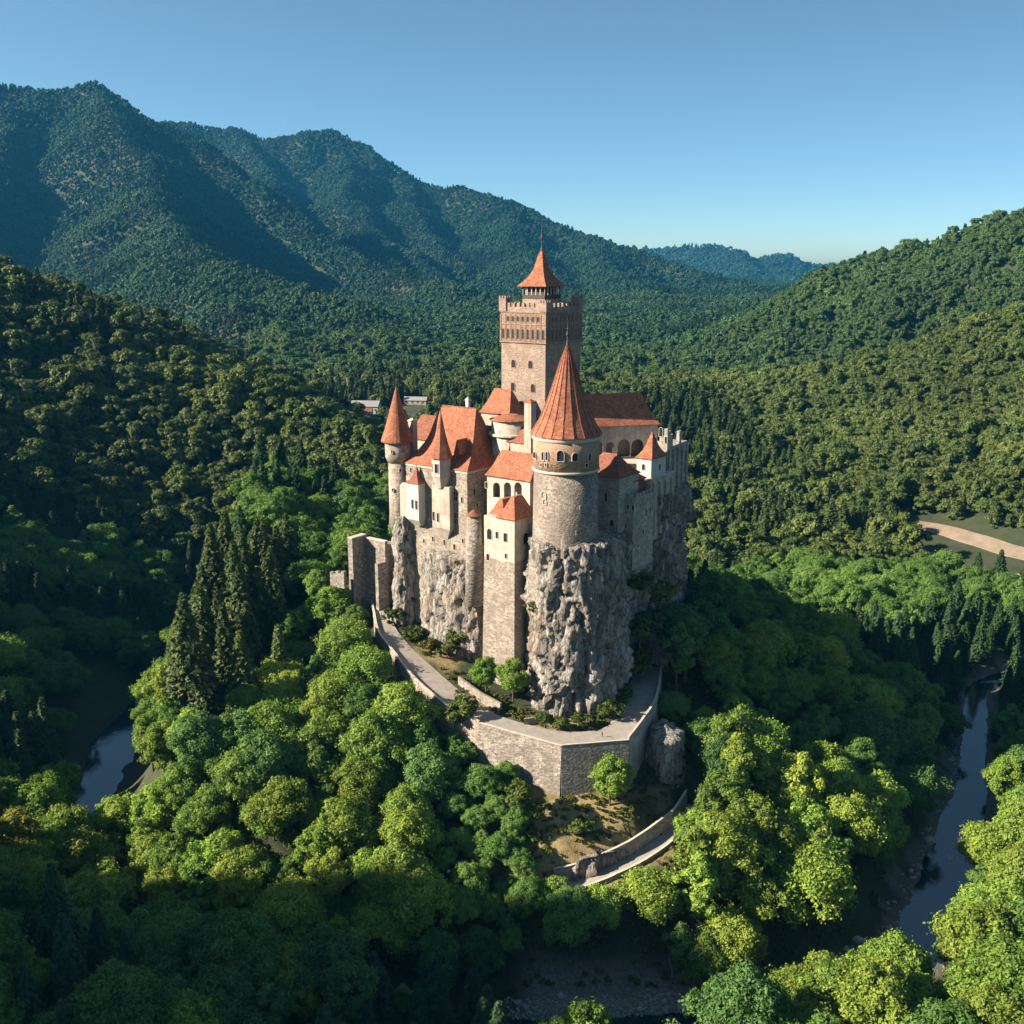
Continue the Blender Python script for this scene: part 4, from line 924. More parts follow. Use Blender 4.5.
def leaf_quads(name, g, P, nrm, ls, aspect=1.45):
    T = len(P); a = np.cross(nrm, g.normal(size=(T, 3))); a /= np.linalg.norm(a, axis=1)[:, None] + 1e-9; b_ = np.cross(nrm, a)
    s = ls * g.uniform(.6, 1.35, T)[:, None] * .5
    V = np.stack([P + a * s * aspect, P + b_ * s * .8 + nrm * s * .18, P - a * s * aspect, P - b_ * s * .8 + nrm * s * .18], 1).reshape(-1, 3)
    return mesh_np(name, V, np.arange(T * 4).reshape(T, 4))
def spruce_mesh(name, seed, Rr, H, z0, whorls, per, nl, ls):
    g = np.random.default_rng(seed); P, Nn = [], []
    for k in range(whorls):
        t = (k + g.uniform(-.3, .3)) / whorls; z = z0 + (H - z0) * t; r = Rr * (1 - t) ** .85 * g.uniform(.75, 1.12) + .25
        m_ = max(4, int(per * (1 - t * .6))); a0 = g.uniform(0, 6.28)
        for j in range(m_):
            a = a0 + 2 * math.pi * j / m_ + g.uniform(-.25, .25); rr = r * g.uniform(.7, 1.1)
            q = g.uniform(.12, 1, nl) ** .7; side = g.normal(size=nl) * .16 * rr * (1.1 - q)
            x = rr * q; droop = -.32 * x * (q) + .06 * x + g.normal(size=nl) * .14
            P.append(np.stack([x * math.cos(a) - side * math.sin(a), x * math.sin(a) + side * math.cos(a), z + droop], 1))
            Nn.append(np.tile([math.cos(a) * .45, math.sin(a) * .45, .8], (nl, 1)) + g.normal(size=(nl, 3)) * .35)
    P, Nn = np.concatenate(P), np.concatenate(Nn); Nn /= np.linalg.norm(Nn, axis=1)[:, None]
    return leaf_quads(name, g, P, Nn, ls, 1.7)
def trunk_mesh(name, seed, H, r, limbs, spread):
    g = random.Random(seed); mb = MB(); lean = (g.uniform(-.5, .5), g.uniform(-.5, .5))
    mb.tube([(lean[0] * q * q, lean[1] * q * q, H * q - 2.0) for q in (0, .12, .4, .75, 1)], [r * 1.6, r * 1.05, r * .8, r * .5, r * .12], 7)
    for i in range(limbs):
        z = H * g.uniform(.35, .75); a = g.uniform(0, 6.28); l = spread * g.uniform(.5, .85)
        mb.tube([(lean[0] * .3, lean[1] * .3, z - 2), (l * .5 * math.cos(a), l * .5 * math.sin(a), z - 2 + l * .35), (l * math.cos(a), l * math.sin(a), z - 2 + l * .75)], [r * .38, r * .24, r * .06], 5)
    me = bpy.data.meshes.new(name); me.from_pydata(mb.v, [], mb.f); me.materials.append(M['bark']); me.update()
    return me
def setm(me, m): me.materials.append(m); return me
FORMS = []   # (form word, crown mesh, trunk mesh, crown radius, height, conifer)
for i, (fw, Rr, H, z0, lb, nl) in enumerate((('broad', 8.6, 17, 4.0, 46, 9000), ('round', 7.2, 17, 3.5, 38, 7600), ('tall', 6.0, 21, 4.0, 40, 7600), ('lopsided', 7.6, 18, 3.5, 34, 7600),
                                   ('domed', 7.8, 19, 4.0, 52, 9000), ('loose', 7.0, 19, 5.0, 24, 5200), ('bushy', 7.0, 12, 1.5, 36, 7000), ('slim', 4.8, 19, 3.0, 30, 6000))):
    FORMS.append((fw, setm(crown_mesh('crown', 100 + i * 7, Rr, H, z0, int(lb * 1.9), int(nl * 2.3), .48, asym=.8 if fw == 'lopsided' else .3, lobe_r=(.13, .31)), M['leaf']), trunk_mesh('trunk', i, H * .72, .36, 5, Rr * .7), Rr, H, False))
for i, (fw, Rr, H, wh, pr) in enumerate((('pointed', 6.4, 24, 28, 18), ('narrow', 5.2, 24, 28, 16), ('ragged', 6.8, 22, 20, 15))):
    FORMS.append((fw, setm(spruce_mesh('crown', 300 + i, Rr, H, 2.2, wh, pr, 26, .70), M['needle']), trunk_mesh('trunk', 40 + i, H * .97, .34, 0, 1), Rr, H, True))
BROAD = list(range(8)); CON = [8, 9, 10]
# meshes for the woods that read as one mass
LIB = bpy.data.collections.new('wood_library')
def lib(nm, me): o = bpy.data.objects.new(nm, me); LIB.objects.link(o)
for i in range(8): lib(f'lib_{i:02d}', FORMS[i][1])
for i in CON: lib(f'lib_{i:02d}', FORMS[i][1])
for i, (Rr, H, lb) in enumerate(((7.2, 15, 24), (6.4, 16, 20), (5.6, 18, 20), (7.0, 13, 22))):
    lib(f'lib_{11 + i:02d}', setm(crown_mesh('crown', 500 + i, Rr, H, 1.5, lb, 3000, .98, rn=.28), M['far_leaf']))
for i, (Rr, H) in enumerate(((5.6, 18), (4.9, 19))):
    lib(f'lib_{15 + i:02d}', setm(spruce_mesh('crown', 600 + i, Rr, H, 1, 18, 10, 12, 1.1), M['far_needle']))
for i, (Rr, H, lb) in enumerate(((8, 15, 12), (7, 17, 10), (8.5, 14, 13))):
    lib(f'lib_{17 + i:02d}', setm(crown_mesh('crown', 700 + i, Rr, H, 0, lb, 520, 2.3, rn=.28), M['far_leaf']))
for i, (Rr, H) in enumerate(((5.8, 17), (5.2, 18))):
    lib(f'lib_{20 + i:02d}', setm(spruce_mesh('crown', 800 + i, Rr, H, 0, 9, 6, 5, 2.3), M['far_needle']))

def scatter(name, P, S, RZ_, K, coll, label=None, cat=None, tint=(1, 1, 1, 1), kind='stuff'):
    me = bpy.data.meshes.new(name); n = len(P); me.vertices.add(n); me.vertices.foreach_set('co', np.asarray(P, np.float32).ravel())
    for an, ty, v in (('s', 'FLOAT', S), ('rz', 'FLOAT', RZ_), ('k', 'INT', K)):
        a = me.attributes.new(an, ty, 'POINT'); a.data.foreach_set('value', np.asarray(v, np.int32 if ty == 'INT' else np.float32))
    o = link(name, me); tag(o, label, cat, None, kind); o.color = tint
    ng = bpy.data.node_groups.new(name, 'GeometryNodeTree')
    ng.interface.new_socket('Geometry', in_out='INPUT', socket_type='NodeSocketGeometry'); ng.interface.new_socket('Geometry', in_out='OUTPUT', socket_type='NodeSocketGeometry')
    nn, l = ng.nodes, ng.links
    gi, go = nn.new('NodeGroupInput'), nn.new('NodeGroupOutput')
    ci = nn.new('GeometryNodeCollectionInfo'); ci.inputs['Collection'].default_value = coll; ci.inputs['Separate Children'].default_value = True; ci.inputs['Reset Children'].default_value = True
    ip = nn.new('GeometryNodeInstanceOnPoints'); ip.inputs['Pick Instance'].default_value = True
    def na(nm, ty):
        q = nn.new('GeometryNodeInputNamedAttribute'); q.data_type = ty; q.inputs['Name'].default_value = nm; return q.outputs['Attribute']
    cx = nn.new('ShaderNodeCombineXYZ'); l.new(na('rz', 'FLOAT'), cx.inputs[2])
    er = nn.new('FunctionNodeEulerToRotation'); l.new(cx.outputs[0], er.inputs[0])
    l.new(gi.outputs[0], ip.inputs['Points']); l.new(ci.outputs[0], ip.inputs['Instance']); l.new(na('k', 'INT'), ip.inputs['Instance Index'])
    l.new(er.outputs[0], ip.inputs['Rotation']); l.new(na('s', 'FLOAT'), ip.inputs['Scale']); l.new(ip.outputs[0], go.inputs[0])
    md = o.modifiers.new('scatter', 'NODES'); md.node_group = ng
    return o

g = np.random.default_rng(11)
def jgrid(x0, x1, y0, y1, s, j=.42):
    X, Y = np.meshgrid(np.arange(x0, x1, s), np.arange(y0, y1, s * .9)); X = X + (np.arange(X.shape[0]) % 2)[:, None] * s / 2
    return (X + g.uniform(-j, j, X.shape) * s).ravel(), (Y + g.uniform(-j, j, X.shape) * s).ravel()
ROADL = np.array([tuple(q)[:2] for q in LD]); TRL = np.array([tuple(q)[:2] for q in TRK]); TRL2 = np.array([tuple(q)[:2] for q in TR2])
def free(x, y, m_=3.0):
    dr, ri, rt = polydist(x, y, RIV); wid = RIVW[ri] + (RIVW[np.minimum(ri + 1, len(RIV) - 1)] - RIVW[ri]) * rt
    dp = polydist(x, y, PLN, True)[0]; ok = (dr > wid + np.where((x < 5) | (y < 212), .8, 3.5)) & ~inside(x, y, PL) & (dp > m_)
    ok &= ~((dr < wid + np.where(x < 70, 4, 9)) & (x > 5) & (x < 140) & (y > 212) & (y < 320) & inside(x, y, [(0, 211), (45, 211), (85, 222), (112, 245), (140, 290), (120, 300), (60, 280), (0, 260)]))
    ok &= polydist(x, y, ROADL)[0] > 7.0
    ok &= ~inside(x, y, xy((500, 790, -12), (566, 800, -14), (640, 790, -14), (660, 830, -24), (590, 868, -28), (515, 850, -28)))      # dry bank below the bastion
    ok &= (polydist(x, y, TRL)[0] > 15) & (polydist(x, y, TRL2)[0] > 12)
    return ok
# near woods ---------------------------------------------------------------
x, y = jgrid(-330, 330, 120, 560, 10.2)
k = (np.abs(np.arctan2(x, y)) < R(33)) & free(x, y); x, y = x[k], y[k]
z = height(x, y); k = seen(x, y, z + 18, 15); x, y, z = x[k], y[k], z[k]
cn = fbm(x / 55, y / 55, 0, 77, 2)
form = np.where(cn > .38, g.integers(8, 11, len(x)), g.choice([0, 0, 1, 1, 2, 3, 3, 4, 4, 5, 6, 7], len(x)))
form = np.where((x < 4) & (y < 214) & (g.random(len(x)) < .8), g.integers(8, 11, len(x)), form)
form = np.where((((x > -75) & (x < 20) & (y < 330) & (y > 214)) | ((x > 20) & (y < 330)) | ((x > -84) & (x < -40))) & (form > 7), 4, form)
scl = g.uniform(.72, 1.15, len(x)) * np.where(form > 7, .95, 1.0)
scl = np.where((x > 20) & (y < 280), scl * 1.15, scl)
scl = np.where((x > -18) & (x < 8) & (y > 232) & (y < 272), scl * .55, scl)
scl = np.where((polydist(x, y, PLN, True)[0] < 9), scl * .72, scl)
HERO = [  # px, py of the foot, z hint from terrain, form, scale, tone, label
 (610, 806, 1, .82, 1, 'lone round green tree standing in front of the shaded bastion wall'),
 (486, 690, 1, .62, 1, 'left of the two bushy trees at the foot of the crag above the road'),
 (513, 697, 1, .72, 2, 'right of the two bushy trees at the foot of the crag above the road'),
 (703, 740, 5, .62, 0, 'small sunlit yellow green tree alone in the shade right of the crag'),
 (845, 870, 4, 1.15, 0, 'tallest sunlit tree in the row on the inner bend of the right river'),
 (648, 925, 0, .95, 0, 'bright yellow green tree in front of the curved lower lane'),
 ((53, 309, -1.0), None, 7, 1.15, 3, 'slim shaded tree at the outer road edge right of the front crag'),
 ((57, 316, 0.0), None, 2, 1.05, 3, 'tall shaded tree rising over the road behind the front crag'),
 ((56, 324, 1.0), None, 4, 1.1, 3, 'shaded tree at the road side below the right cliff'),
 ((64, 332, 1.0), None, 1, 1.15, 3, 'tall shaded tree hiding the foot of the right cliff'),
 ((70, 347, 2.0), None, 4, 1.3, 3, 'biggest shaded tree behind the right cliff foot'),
 (556, 905, 6, .6, 2, 'bushy tree covering the left end of the curved lower lane'),
 (700, 862, 1, .9, 1, 'green tree at the right end of the curved lower lane'),
 (600, 935, 4, .7, 1, 'domed green tree below the middle of the curved lower lane'),
 (752, 935, 3, 1.0, 0, 'bright spreading tree nearest the gravel shore right of the lower lane'),
]
_p = np.array([proj((a, b_, c + 9)) for a, b_, c in zip(x, y, z)])
con = (_p[:, 0] > 160) & (_p[:, 0] < 292) & (_p[:, 1] > 560) & (_p[:, 1] < 690) & (y < 430) & (x < -55) & (g.random(len(x)) < .85)
form = np.where(con, g.choice([8, 10, 8, 10, 9], len(x)), form); scl = np.where(con, g.uniform(1.0, 1.32, len(x)), scl)
pool = (np.abs(_p[:, 0] - 115) < 30) & (_p[:, 1] > 708) & (_p[:, 1] < 782) & (y > 275) & (y < 372) & (x < -100)
pool |= (np.abs(x + 153 + .42 * (y - 363)) < 15) & (y > 358) & (y < 418)
pool |= (_p[:, 0] > 640) & (_p[:, 0] < 702) & (_p[:, 1] > 705) & (_p[:, 1] < 838) & (y < 310)
cov = (_p[:, 0] > 500) & (_p[:, 0] < 800) & (_p[:, 1] > 915) & (y < 222); pool |= cov & (_p[:, 1] < 1035)
cov = (_p[:, 0] > 840) & (_p[:, 0] < 960) & (_p[:, 1] > 860) & (_p[:, 1] < 985) & (x > 75) & (y < 275); pool |= cov
x, y, z, form, scl, con2 = x[~pool], y[~pool], z[~pool], form[~pool], scl[~pool], con[~pool]
near = np.hypot(x, y)
pj = [proj((a, b_, c + 10)) for a, b_, c in zip(x, y, z)]
PX = np.array([q[0] for q in pj]); PY = np.array([q[1] for q in pj]); DEP = np.array([q[2] for q in pj])
inframe = (PX > -12) & (PX < 1036) & (PY < 1050)
size = scl * np.array([FORMS[f][3] * FORMS[f][4] for f in form]) ** .5 / DEP
order = np.argsort(-np.where(inframe, size, 0))
SEL = order[:270]; sel = np.zeros(len(x), bool); sel[SEL] = True; sel &= inframe
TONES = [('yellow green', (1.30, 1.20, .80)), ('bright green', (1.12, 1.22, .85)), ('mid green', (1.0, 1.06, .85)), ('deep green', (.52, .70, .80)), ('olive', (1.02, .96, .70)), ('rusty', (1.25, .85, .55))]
def zone(px, py):
    if py > 940 and px > 480 and px < 790: return 'by the bottom gravel shore'
    if px > 900 and py > 790 or (px > 780 and py > 950): return 'beside the lower right river'
    if py > 780 and px < 520 and py > 1000 - (520 - px) * .45 + 0: return 'in the dark lower left wood'
    if px < 150 and py > 700: return 'beside the left pool'
    if px < 150: return 'on the shaded left hillside'
    if px < 300 and py < 680: return 'on the spur behind the left pool'
    if px < 400 and py < 620: return 'left of the gate ruin'
    if px < 430 and py < 760: return 'below the climbing road'
    if px < 520 and py >= 760: return 'left of the dry bank'
    if px < 560: return 'below the lit bastion wall'
    if px < 720 and py > 760: return 'below the curved lower lane'
    if px < 800 and py > 720: return 'inside the right river bend'
    if py > 700: return 'above the right river bend'
    if px < 850: return 'in the hollow right of the crag'
    return 'near the right valley track'
trees = []
def tree(f, loc_, s, tone, label, group=None):
    fw, cm, tm, Rr, H, con = FORMS[f]
    r = thing('conifer' if con else 'broadleaf_tree', label, 'tree', loc_, g.uniform(0, 6.28), group)
    r.scale = (s, s, s * g.uniform(.92, 1.1))
    c = link('crown', cm, r); v = g.uniform(.9, 1.1)
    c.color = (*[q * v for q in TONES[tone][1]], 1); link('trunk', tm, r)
    return r
CN = [(190, 690), (206, 676), (228, 688), (244, 652), (250, 674), (222, 664), (239, 640), (262, 640), (280, 650)]
for j_, (px, py) in enumerate(CN): HERO.append((px, py, 8 + j_ * 2 % 3, 1.28 + .13 * math.sin(j_ * 2.3), 0, ['leftmost', 'second from left', 'fourth from left', 'sixth from left', 'seventh from left', 'third from left', 'fifth from left', 'second from right', 'rightmost'][j_] + ' of nine tall conifers clustered above the left pool'))
hx = []
for px, py, f, s, tn, lb in HERO:
    P = Vector(px) if py is None else ground_at(px, py) if py not in (690, 697) else ptz(px, py, 3)
    hx.append((P.x, P.y, FORMS[f][3] * s)); tree(f, P, s, tn, lb)
hx = np.array(hx)
clear = np.ones(len(x), bool)
for a, b_, r in hx: clear &= np.hypot(x - a, y - b_) > r * .75 + 3
rows = []
for i in SEL:
    if not (sel[i] and clear[i]): continue
    tone_n = fbm(x[i] / 40, y[i] / 40, 0, 90, 2) + g.normal() * .35
    if con2[i]: tn = 0 if g.random() < .6 else 4
    elif FORMS[form[i]][5]: tn = 3 if (tone_n < .1 or y[i] < 215) else 2  # foreground conifers get the dark tone, deepening the shade there by colour
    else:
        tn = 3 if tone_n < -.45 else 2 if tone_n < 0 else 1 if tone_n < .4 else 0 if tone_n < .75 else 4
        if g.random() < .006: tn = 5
        if x[i] < 8 and y[i] < 228 and g.random() < .8: tn = 3  # foreground shade painted into the leaf tone
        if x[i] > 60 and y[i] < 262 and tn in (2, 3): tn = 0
    rows.append((i, tn))
from collections import defaultdict
grp = defaultdict(list)
for i, tn in rows:
    kind_ = 'conifer' if FORMS[form[i]][5] else 'tree'
    grp[f'{FORMS[form[i]][0]} {TONES[tn][0]} {kind_} {zone(PX[i], PY[i])}'].append((i, tn))
NUM = 'zero one two three four five six seven eight nine ten eleven twelve thirteen fourteen'.split()
ORD = ['leftmost', 'second from left', 'third from left', 'fourth from left', 'fifth from left', 'sixth from left', 'seventh from left', 'eighth from left', 'ninth from left', 'tenth from left', 'eleventh from left', 'twelfth from left']
for lb, L_ in grp.items():
    L_.sort(key=lambda q: PX[q[0]])
    for j, (i, tn) in enumerate(L_):
        if len(L_) == 1: q = lb
        else:
            o_ = 'rightmost' if j == len(L_) - 1 else ORD[min(j, 11)]
            q = f'{o_} of {NUM[min(len(L_), 14)]} ' + lb.replace(' tree ', ' trees ').replace(' conifer ', ' conifers ')
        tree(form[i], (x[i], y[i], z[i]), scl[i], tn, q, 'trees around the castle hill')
print('individual trees', len(rows))
k = ~sel & clear
bx, by = jgrid(-62, 4, 228, 300, 5.2); kk = free(bx, by, 1.5); bx, by = bx[kk], by[kk]; bz = height(bx, by); kk = (bz > -42); bx, by, bz = bx[kk], by[kk], bz[kk]
cat_ = np.concatenate
x2, y2, z2, s2, f2 = cat_([x[k], bx]), cat_([y[k], by]), cat_([z[k], bz]), cat_([scl[k], g.uniform(.28, .52, len(bx))]), cat_([form[k], g.choice([6, 1, 3, 4], len(bx))])
scatter('valley_wood', np.stack([x2, y2, z2 - .4], 1), s2, g.uniform(0, 6.28, len(x2)), f2, LIB, 'unbroken wood on the valley slopes around the castle hill', 'wood', (.72, .88, .82, 1))
# wider woods ----------------------------------------------------------------
def wood(name, label, y0, y1, sp, a_max, lib_b, lib_c, sc_, cthr, keep, tint):
    X, Y = jgrid(-y1 * .86, y1 * .86, y0, y1, sp)
    k = (np.abs(np.arctan2(X, Y)) < a_max) & (Y < y1) ; X, Y = X[k], Y[k]
    k = keep(X, Y); X, Y = X[k], Y[k]; Z = height(X, Y); k = seen(X, Y, Z + 18, 20 + y0 * .01); X, Y, Z = X[k], Y[k], Z[k]
    pq = np.array([proj((a, b_, c + 8)) for a, b_, c in zip(X, Y, Z)]).reshape(-1, 3)
    op = (pq[:, 0] > 918) & (pq[:, 0] < 1060) & (pq[:, 1] > 524 + (pq[:, 0] - 918) * .12) & (pq[:, 1] < 556 + (pq[:, 0] - 918) * .25) & (Y > 520) & (Y < 680) & (X > 0)
    op &= ~((g.random(len(X)) < .12) & (pq[:, 1] > 560))
    X, Y, Z = X[~op], Y[~op], Z[~op]
    c_ = fbm(X / 160, Y / 160, 0, 55, 3) + g.normal(size=len(X)) * .25
    K = np.where(c_ > cthr, g.choice(lib_c, len(X)), g.choice(lib_b, len(X)))
    S = np.clip(np.exp(g.normal(-.03, .22, len(X)) + .16 * fbm(X / 90, Y / 90, 0, 66, 2)), .55, 1.6) * sc_
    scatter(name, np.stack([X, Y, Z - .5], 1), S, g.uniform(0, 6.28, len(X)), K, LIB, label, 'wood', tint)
    print(name, len(X))
VILL = [ground_at(a, b_) for a, b_ in ((366, 412), (415, 404), (360, 415))]
VILL = [v for v in VILL if v.y > 900]
VILL = VILL or [Vector((-140, 1050, 0))]
def keepA(X, Y):
    k = free(X, Y) & ((Y >= 560) | (np.abs(np.arctan2(X, Y)) > R(33)) | (np.abs(X) > 330))
    for v in VILL: k &= np.hypot(X - v.x, (Y - v.y + 40) / 2.4) > 27
    return k
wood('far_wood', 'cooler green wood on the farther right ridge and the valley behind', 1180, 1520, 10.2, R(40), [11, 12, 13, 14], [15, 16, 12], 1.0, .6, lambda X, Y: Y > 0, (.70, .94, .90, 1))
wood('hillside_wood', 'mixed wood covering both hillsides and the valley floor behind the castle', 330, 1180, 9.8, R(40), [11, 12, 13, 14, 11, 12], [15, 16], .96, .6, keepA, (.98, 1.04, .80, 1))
wood('mountain_wood', 'dense forest over the lower mountain slopes behind the valley', 1500, 3000, 10.2, R(40), [17, 18, 19], [20, 21], .90, .36, lambda X, Y: Y > 0, (.46, .76, .90, 1))  # bluish tint puts part of the distance haze into the leaf colour
wood('mountain_wood', 'dense hazy forest over the high mountain ridges', 3000, 6200, 13, R(40), [17, 18, 19], [20, 21, 20], 1.1, .25, lambda X, Y: Y > 0, (.30, .64, 1.02, 1))  # stronger blue tint, haze and mountain shade painted into the trees
wood('far_range_wood', 'blue hazy forest on the farthest low range', 6200, 9400, 27, R(25), [17, 18, 19], [20, 21], 1.9, .3, lambda X, Y: (X > 200) & (X < 3600), (.36, .68, .95, 1))  # blue of the far air is partly painted by this tint
# ------------------------------------------------------------------ shrubs on the crag and the banks
BM = [setm(crown_mesh('foliage', 900 + i, 1.9, 2.6, .1, 14, 900, .40), M['bush']) for i in range(3)]
SHR = [(352, 585, 15, 1.0, 'shrub beside the rubble wall at the gate ruin'), (392, 622, 12, 1.5, 'dark shrub at road edge below slender tower rock'), (408, 605, 17, 1.3, 'yellow green shrub between slender tower rock and hall rock'),
 (404, 590, 20, 1.2, 'small shrub clinging beside slender tower rock'), (418, 640, 9, 1.4, 'shrub at the left foot of the hall rock'), (430, 650, 7, 1.2, 'brownish shrub at the foot of the hall rock'),
 (470, 612, 16, 1.8, 'olive shrub on the slope under the white house'), (480, 600, 18, 1.4, 'topmost shrub on the slope under the white house'), (460, 640, 10, 1.8, 'low shrub right of the hall rock foot'), (450, 655, 7, 1.4, 'shrub over the inner road edge below the hall rock'),
 (475, 628, 12, 1.7, 'pale shrub just above the two bushy trees'), (462, 713, 1.6, 1.6, 'bush hanging over the outer road edge halfway down'), (455, 722, -1, 1.5, 'bush below the outer road edge halfway down'),
 (580, 557, 47, 1.2, 'sunlit shrub on the crag top under the great round tower'), (560, 583, 40, 1.1, 'yellowed shrub on the upper front crag'), (572, 590, 38, 1.3, 'brown shrub on the front crag face'), (533, 610, 30, .9, 'small shrub at the crag edge beside the white house'),
 (545, 724, 1, 1.0, 'leftmost grass clump along the foot of the front crag'), (562, 726, 1, .9, 'middle grass clump along the foot of the front crag'), (580, 723, 1, 1.0, 'rightmost grass clump along the foot of the front crag'), (612, 716, 1, 1.5, 'shaded bush between the crag and the road'), (622, 700, 1, 1.6, 'dark bush in the cleft right of the crag foot'),
 (540, 812, -16, 1.1, 'shrub on the dry bank under the bastion corner'), (580, 832, -21, 1.2, 'small green shrub in the middle of the dry bank'), (520, 800, -12, 1.5, 'bush at the left end of the dry bank'), (600, 840, -24, 1.0, 'shrub on the right of the dry bank above the rubble wall'),
 (530, 840, -24, 1.6, 'big bush at the lower left of the dry bank'), (634, 590, 30, 2.2, 'dark shrub in the cleft between front and right crag'), (640, 640, 14, 2.4, 'dark bush in the hollow right of the front crag'), (655, 600, 22, 2.4, 'dark bush under the right crag'), (634, 668, 4, 2.4, 'large dark bush low in the cleft right of the front crag'), (640, 632, 14, 2.4, 'large dark bush midway up the cleft right of the front crag'), (634, 588, 30, 1.8, 'dark bush near the top of the cleft right of the front crag'),
 (620, 560, 40, 1.5, 'shrub high in the cleft beside the round tower')]
for n_, (px, py, zz, s, lb) in enumerate(SHR):
    P = ptz(px, py, zz); r = thing('shrub', lb, 'shrub', P, rnd.uniform(0, 6), 'shrubs on the castle rock and banks'); s *= 1.5; r.scale = (s, s, s * .8)
    c = link('foliage', BM[n_ % 3], r); q = rnd.uniform(.8, 1.1); c.color = (q * (1.35 if 'brown' in lb or 'yellow' in lb or 'olive' in lb else .9), q * .95, q * .75, 1)
    mb = MB(); mb.tube([(0, 0, -1.2), (0, .05, .6), (.1, 0, 1.6)], [.14, .10, .03], 5); mb.build('stem', M['bark'], r)
# grass and scrub covering the dry bank and the slope (nobody could count it)
TUFT = bpy.data.collections.new('tuft_library')
for i in range(2):
    o = bpy.data.objects.new(f'tuft_{i}', setm(crown_mesh('tuft', 950 + i, 1.0, 1.0, -.2, 7, 130, .38), M['bush'])); TUFT.objects.link(o)
x, y = jgrid(-75, 118, 218, 345, 2.0); z = height(x, y); dp = polydist(x, y, PLN, True)[0]; ins = inside(x, y, PL)
dl = polydist(x, y, ROADL)[0]; dro = polydist(x, y, np.array([q[:2] for q in idn]))[0]
k = (~ins & (dp > 1.5) & (dp < 70) & (dl > 4.5) & (z > -45.5)); k |= ins & (dro > 1.2) & (dp > 8) & (dro < 9)
k &= fbm(x / 7, y / 7, 0, 61, 3) > -.25
scatter('grass_scrub', np.stack([x, y, z], 1)[k], g.uniform(.5, 1.25, k.sum()), g.uniform(0, 6, k.sum()), g.integers(0, 2, k.sum()), TUFT, 'rough grass and low scrub on the banks below the castle', 'scrub', (1.15, 1.0, .7, 1))
# gravel shore
PEB = bpy.data.collections.new('pebble_library')
def pebble(nm, seed, m_, sub=2, flat=.65):
    import bmesh
    bm = bmesh.new(); bmesh.ops.create_icosphere(bm, subdivisions=sub, radius=1)
    for v in bm.verts:
        c = v.co.copy(); q = 1 + .28 * float(fbm(c.x * 1.1 + seed, c.y * 1.1, c.z * 1.1, seed, 3)); v.co = Vector((c.x * 1.15, c.y * .9, c.z * flat)) * q
    me = bpy.data.meshes.new(nm); bm.to_mesh(me); bm.free(); me.materials.append(m_); return me
for i in range(3): PEB.objects.link(bpy.data.objects.new(f'pebble_{i}', pebble('pebble', i * 5 + 1, M['pebble'], 1)))
x, y = jgrid(-2, 62, 211, 242, .62); dr, ri, rt = polydist(x, y, RIV); wid = RIVW[ri] + (RIVW[np.minimum(ri + 1, len(RIV) - 1)] - RIVW[ri]) * rt
k = (y > 212) & (dr > wid - .5) & (dr < wid + 5.5 + 2.5 * vnoise(x / 6, y / 6)); x, y = x[k], y[k]
scatter('gravel_shore', np.stack([x, y, height(x, y)], 1), np.exp(g.normal(-1.5, .5, len(x))), g.uniform(0, 6, len(x)), g.integers(0, 3, len(x)), PEB, 'grey gravel and cobbles on the near shore at the bottom', 'gravel')
x, y = [], []
for i in range(260):
    q = g.uniform(8.2, 12.9); a = int(q); f = q - a; p = RIV[a] * (1 - f) + RIV[a + 1] * f; d = RIV[a + 1] - RIV[a]; d = d / np.hypot(*d); n_ = np.array([-d[1], d[0]])
    wv = RIVW[a] * (1 - f) + RIVW[a + 1] * f; p = p + n_ * (wv + g.normal() * 1.3 + .6); x.append(p[0]); y.append(p[1])
x, y = np.array(x), np.array(y)
scatter('shore_stones', np.stack([x, y, height(x, y)], 1), np.exp(g.normal(-1.0, .5, len(x))), g.uniform(0, 6, len(x)), g.integers(0, 3, len(x)), PEB, 'scattered cobbles along the inner shore of the right river', 'gravel')
for n_, (px, py, s, lb) in enumerate(((683, 1008, 1.5, 'large pale boulder at the right end of the gravel shore'), (664, 1004, .8, 'small boulder left of the large pale one on the gravel'), (640, 1010, .7, 'flat brown boulder at the water edge of the gravel shore'),
        (858, 943, 1.3, 'pale boulder on the inner shore where the river widens'), (846, 952, .9, 'smaller boulder beside the pale one where the river widens'), (950, 858, 1.0, 'boulder on the inner shore beside the narrow reach of the river'), (786, 985, .6, 'small stone standing in the dark shallows right of the gravel'), (560, 1000, .7, 'stone at the left end of the gravel shore'))):
    P = ptz(px, py, WATER + .3); hz_ = max(float(height(P.x, P.y)), WATER - .3)
    o = link('boulder', pebble('boulder', 30 + n_ * 3, M['boulder'], 3, .7)); o.location = (P.x, P.y, hz_ + s * .2); o.scale = (s, s, s); o.rotation_euler = (0, 0, n_)
    tag(o, lb, 'boulder', 'boulders by the river')
P = ptz(668, 997, WATER + 1); o = MB().tube([(-2.4, 0, .3), (0, .3, .45), (2.6, .1, .35), (3.6, .9, .7)], [.30, .26, .18, .05], 7).build('driftwood_log', M['dead_bark']); o.location = (P.x, P.y, float(height(P.x, P.y))); tag(o, 'pale driftwood log lying on the gravel shore', 'log')
P = ptz(672, 985, WATER + 2); P.z = float(height(P.x, P.y)); o = MB().tube([(0, 0, -.6), (-.2, 0, 2.5), (-1.0, 0, 5), (-.8, 0, 7)], [.2, .15, .1, .03], 6).build('dead_sapling', M['dead_bark']); o.location = P; tag(o, 'thin bare leaning sapling at the back of the gravel shore', 'dead tree')
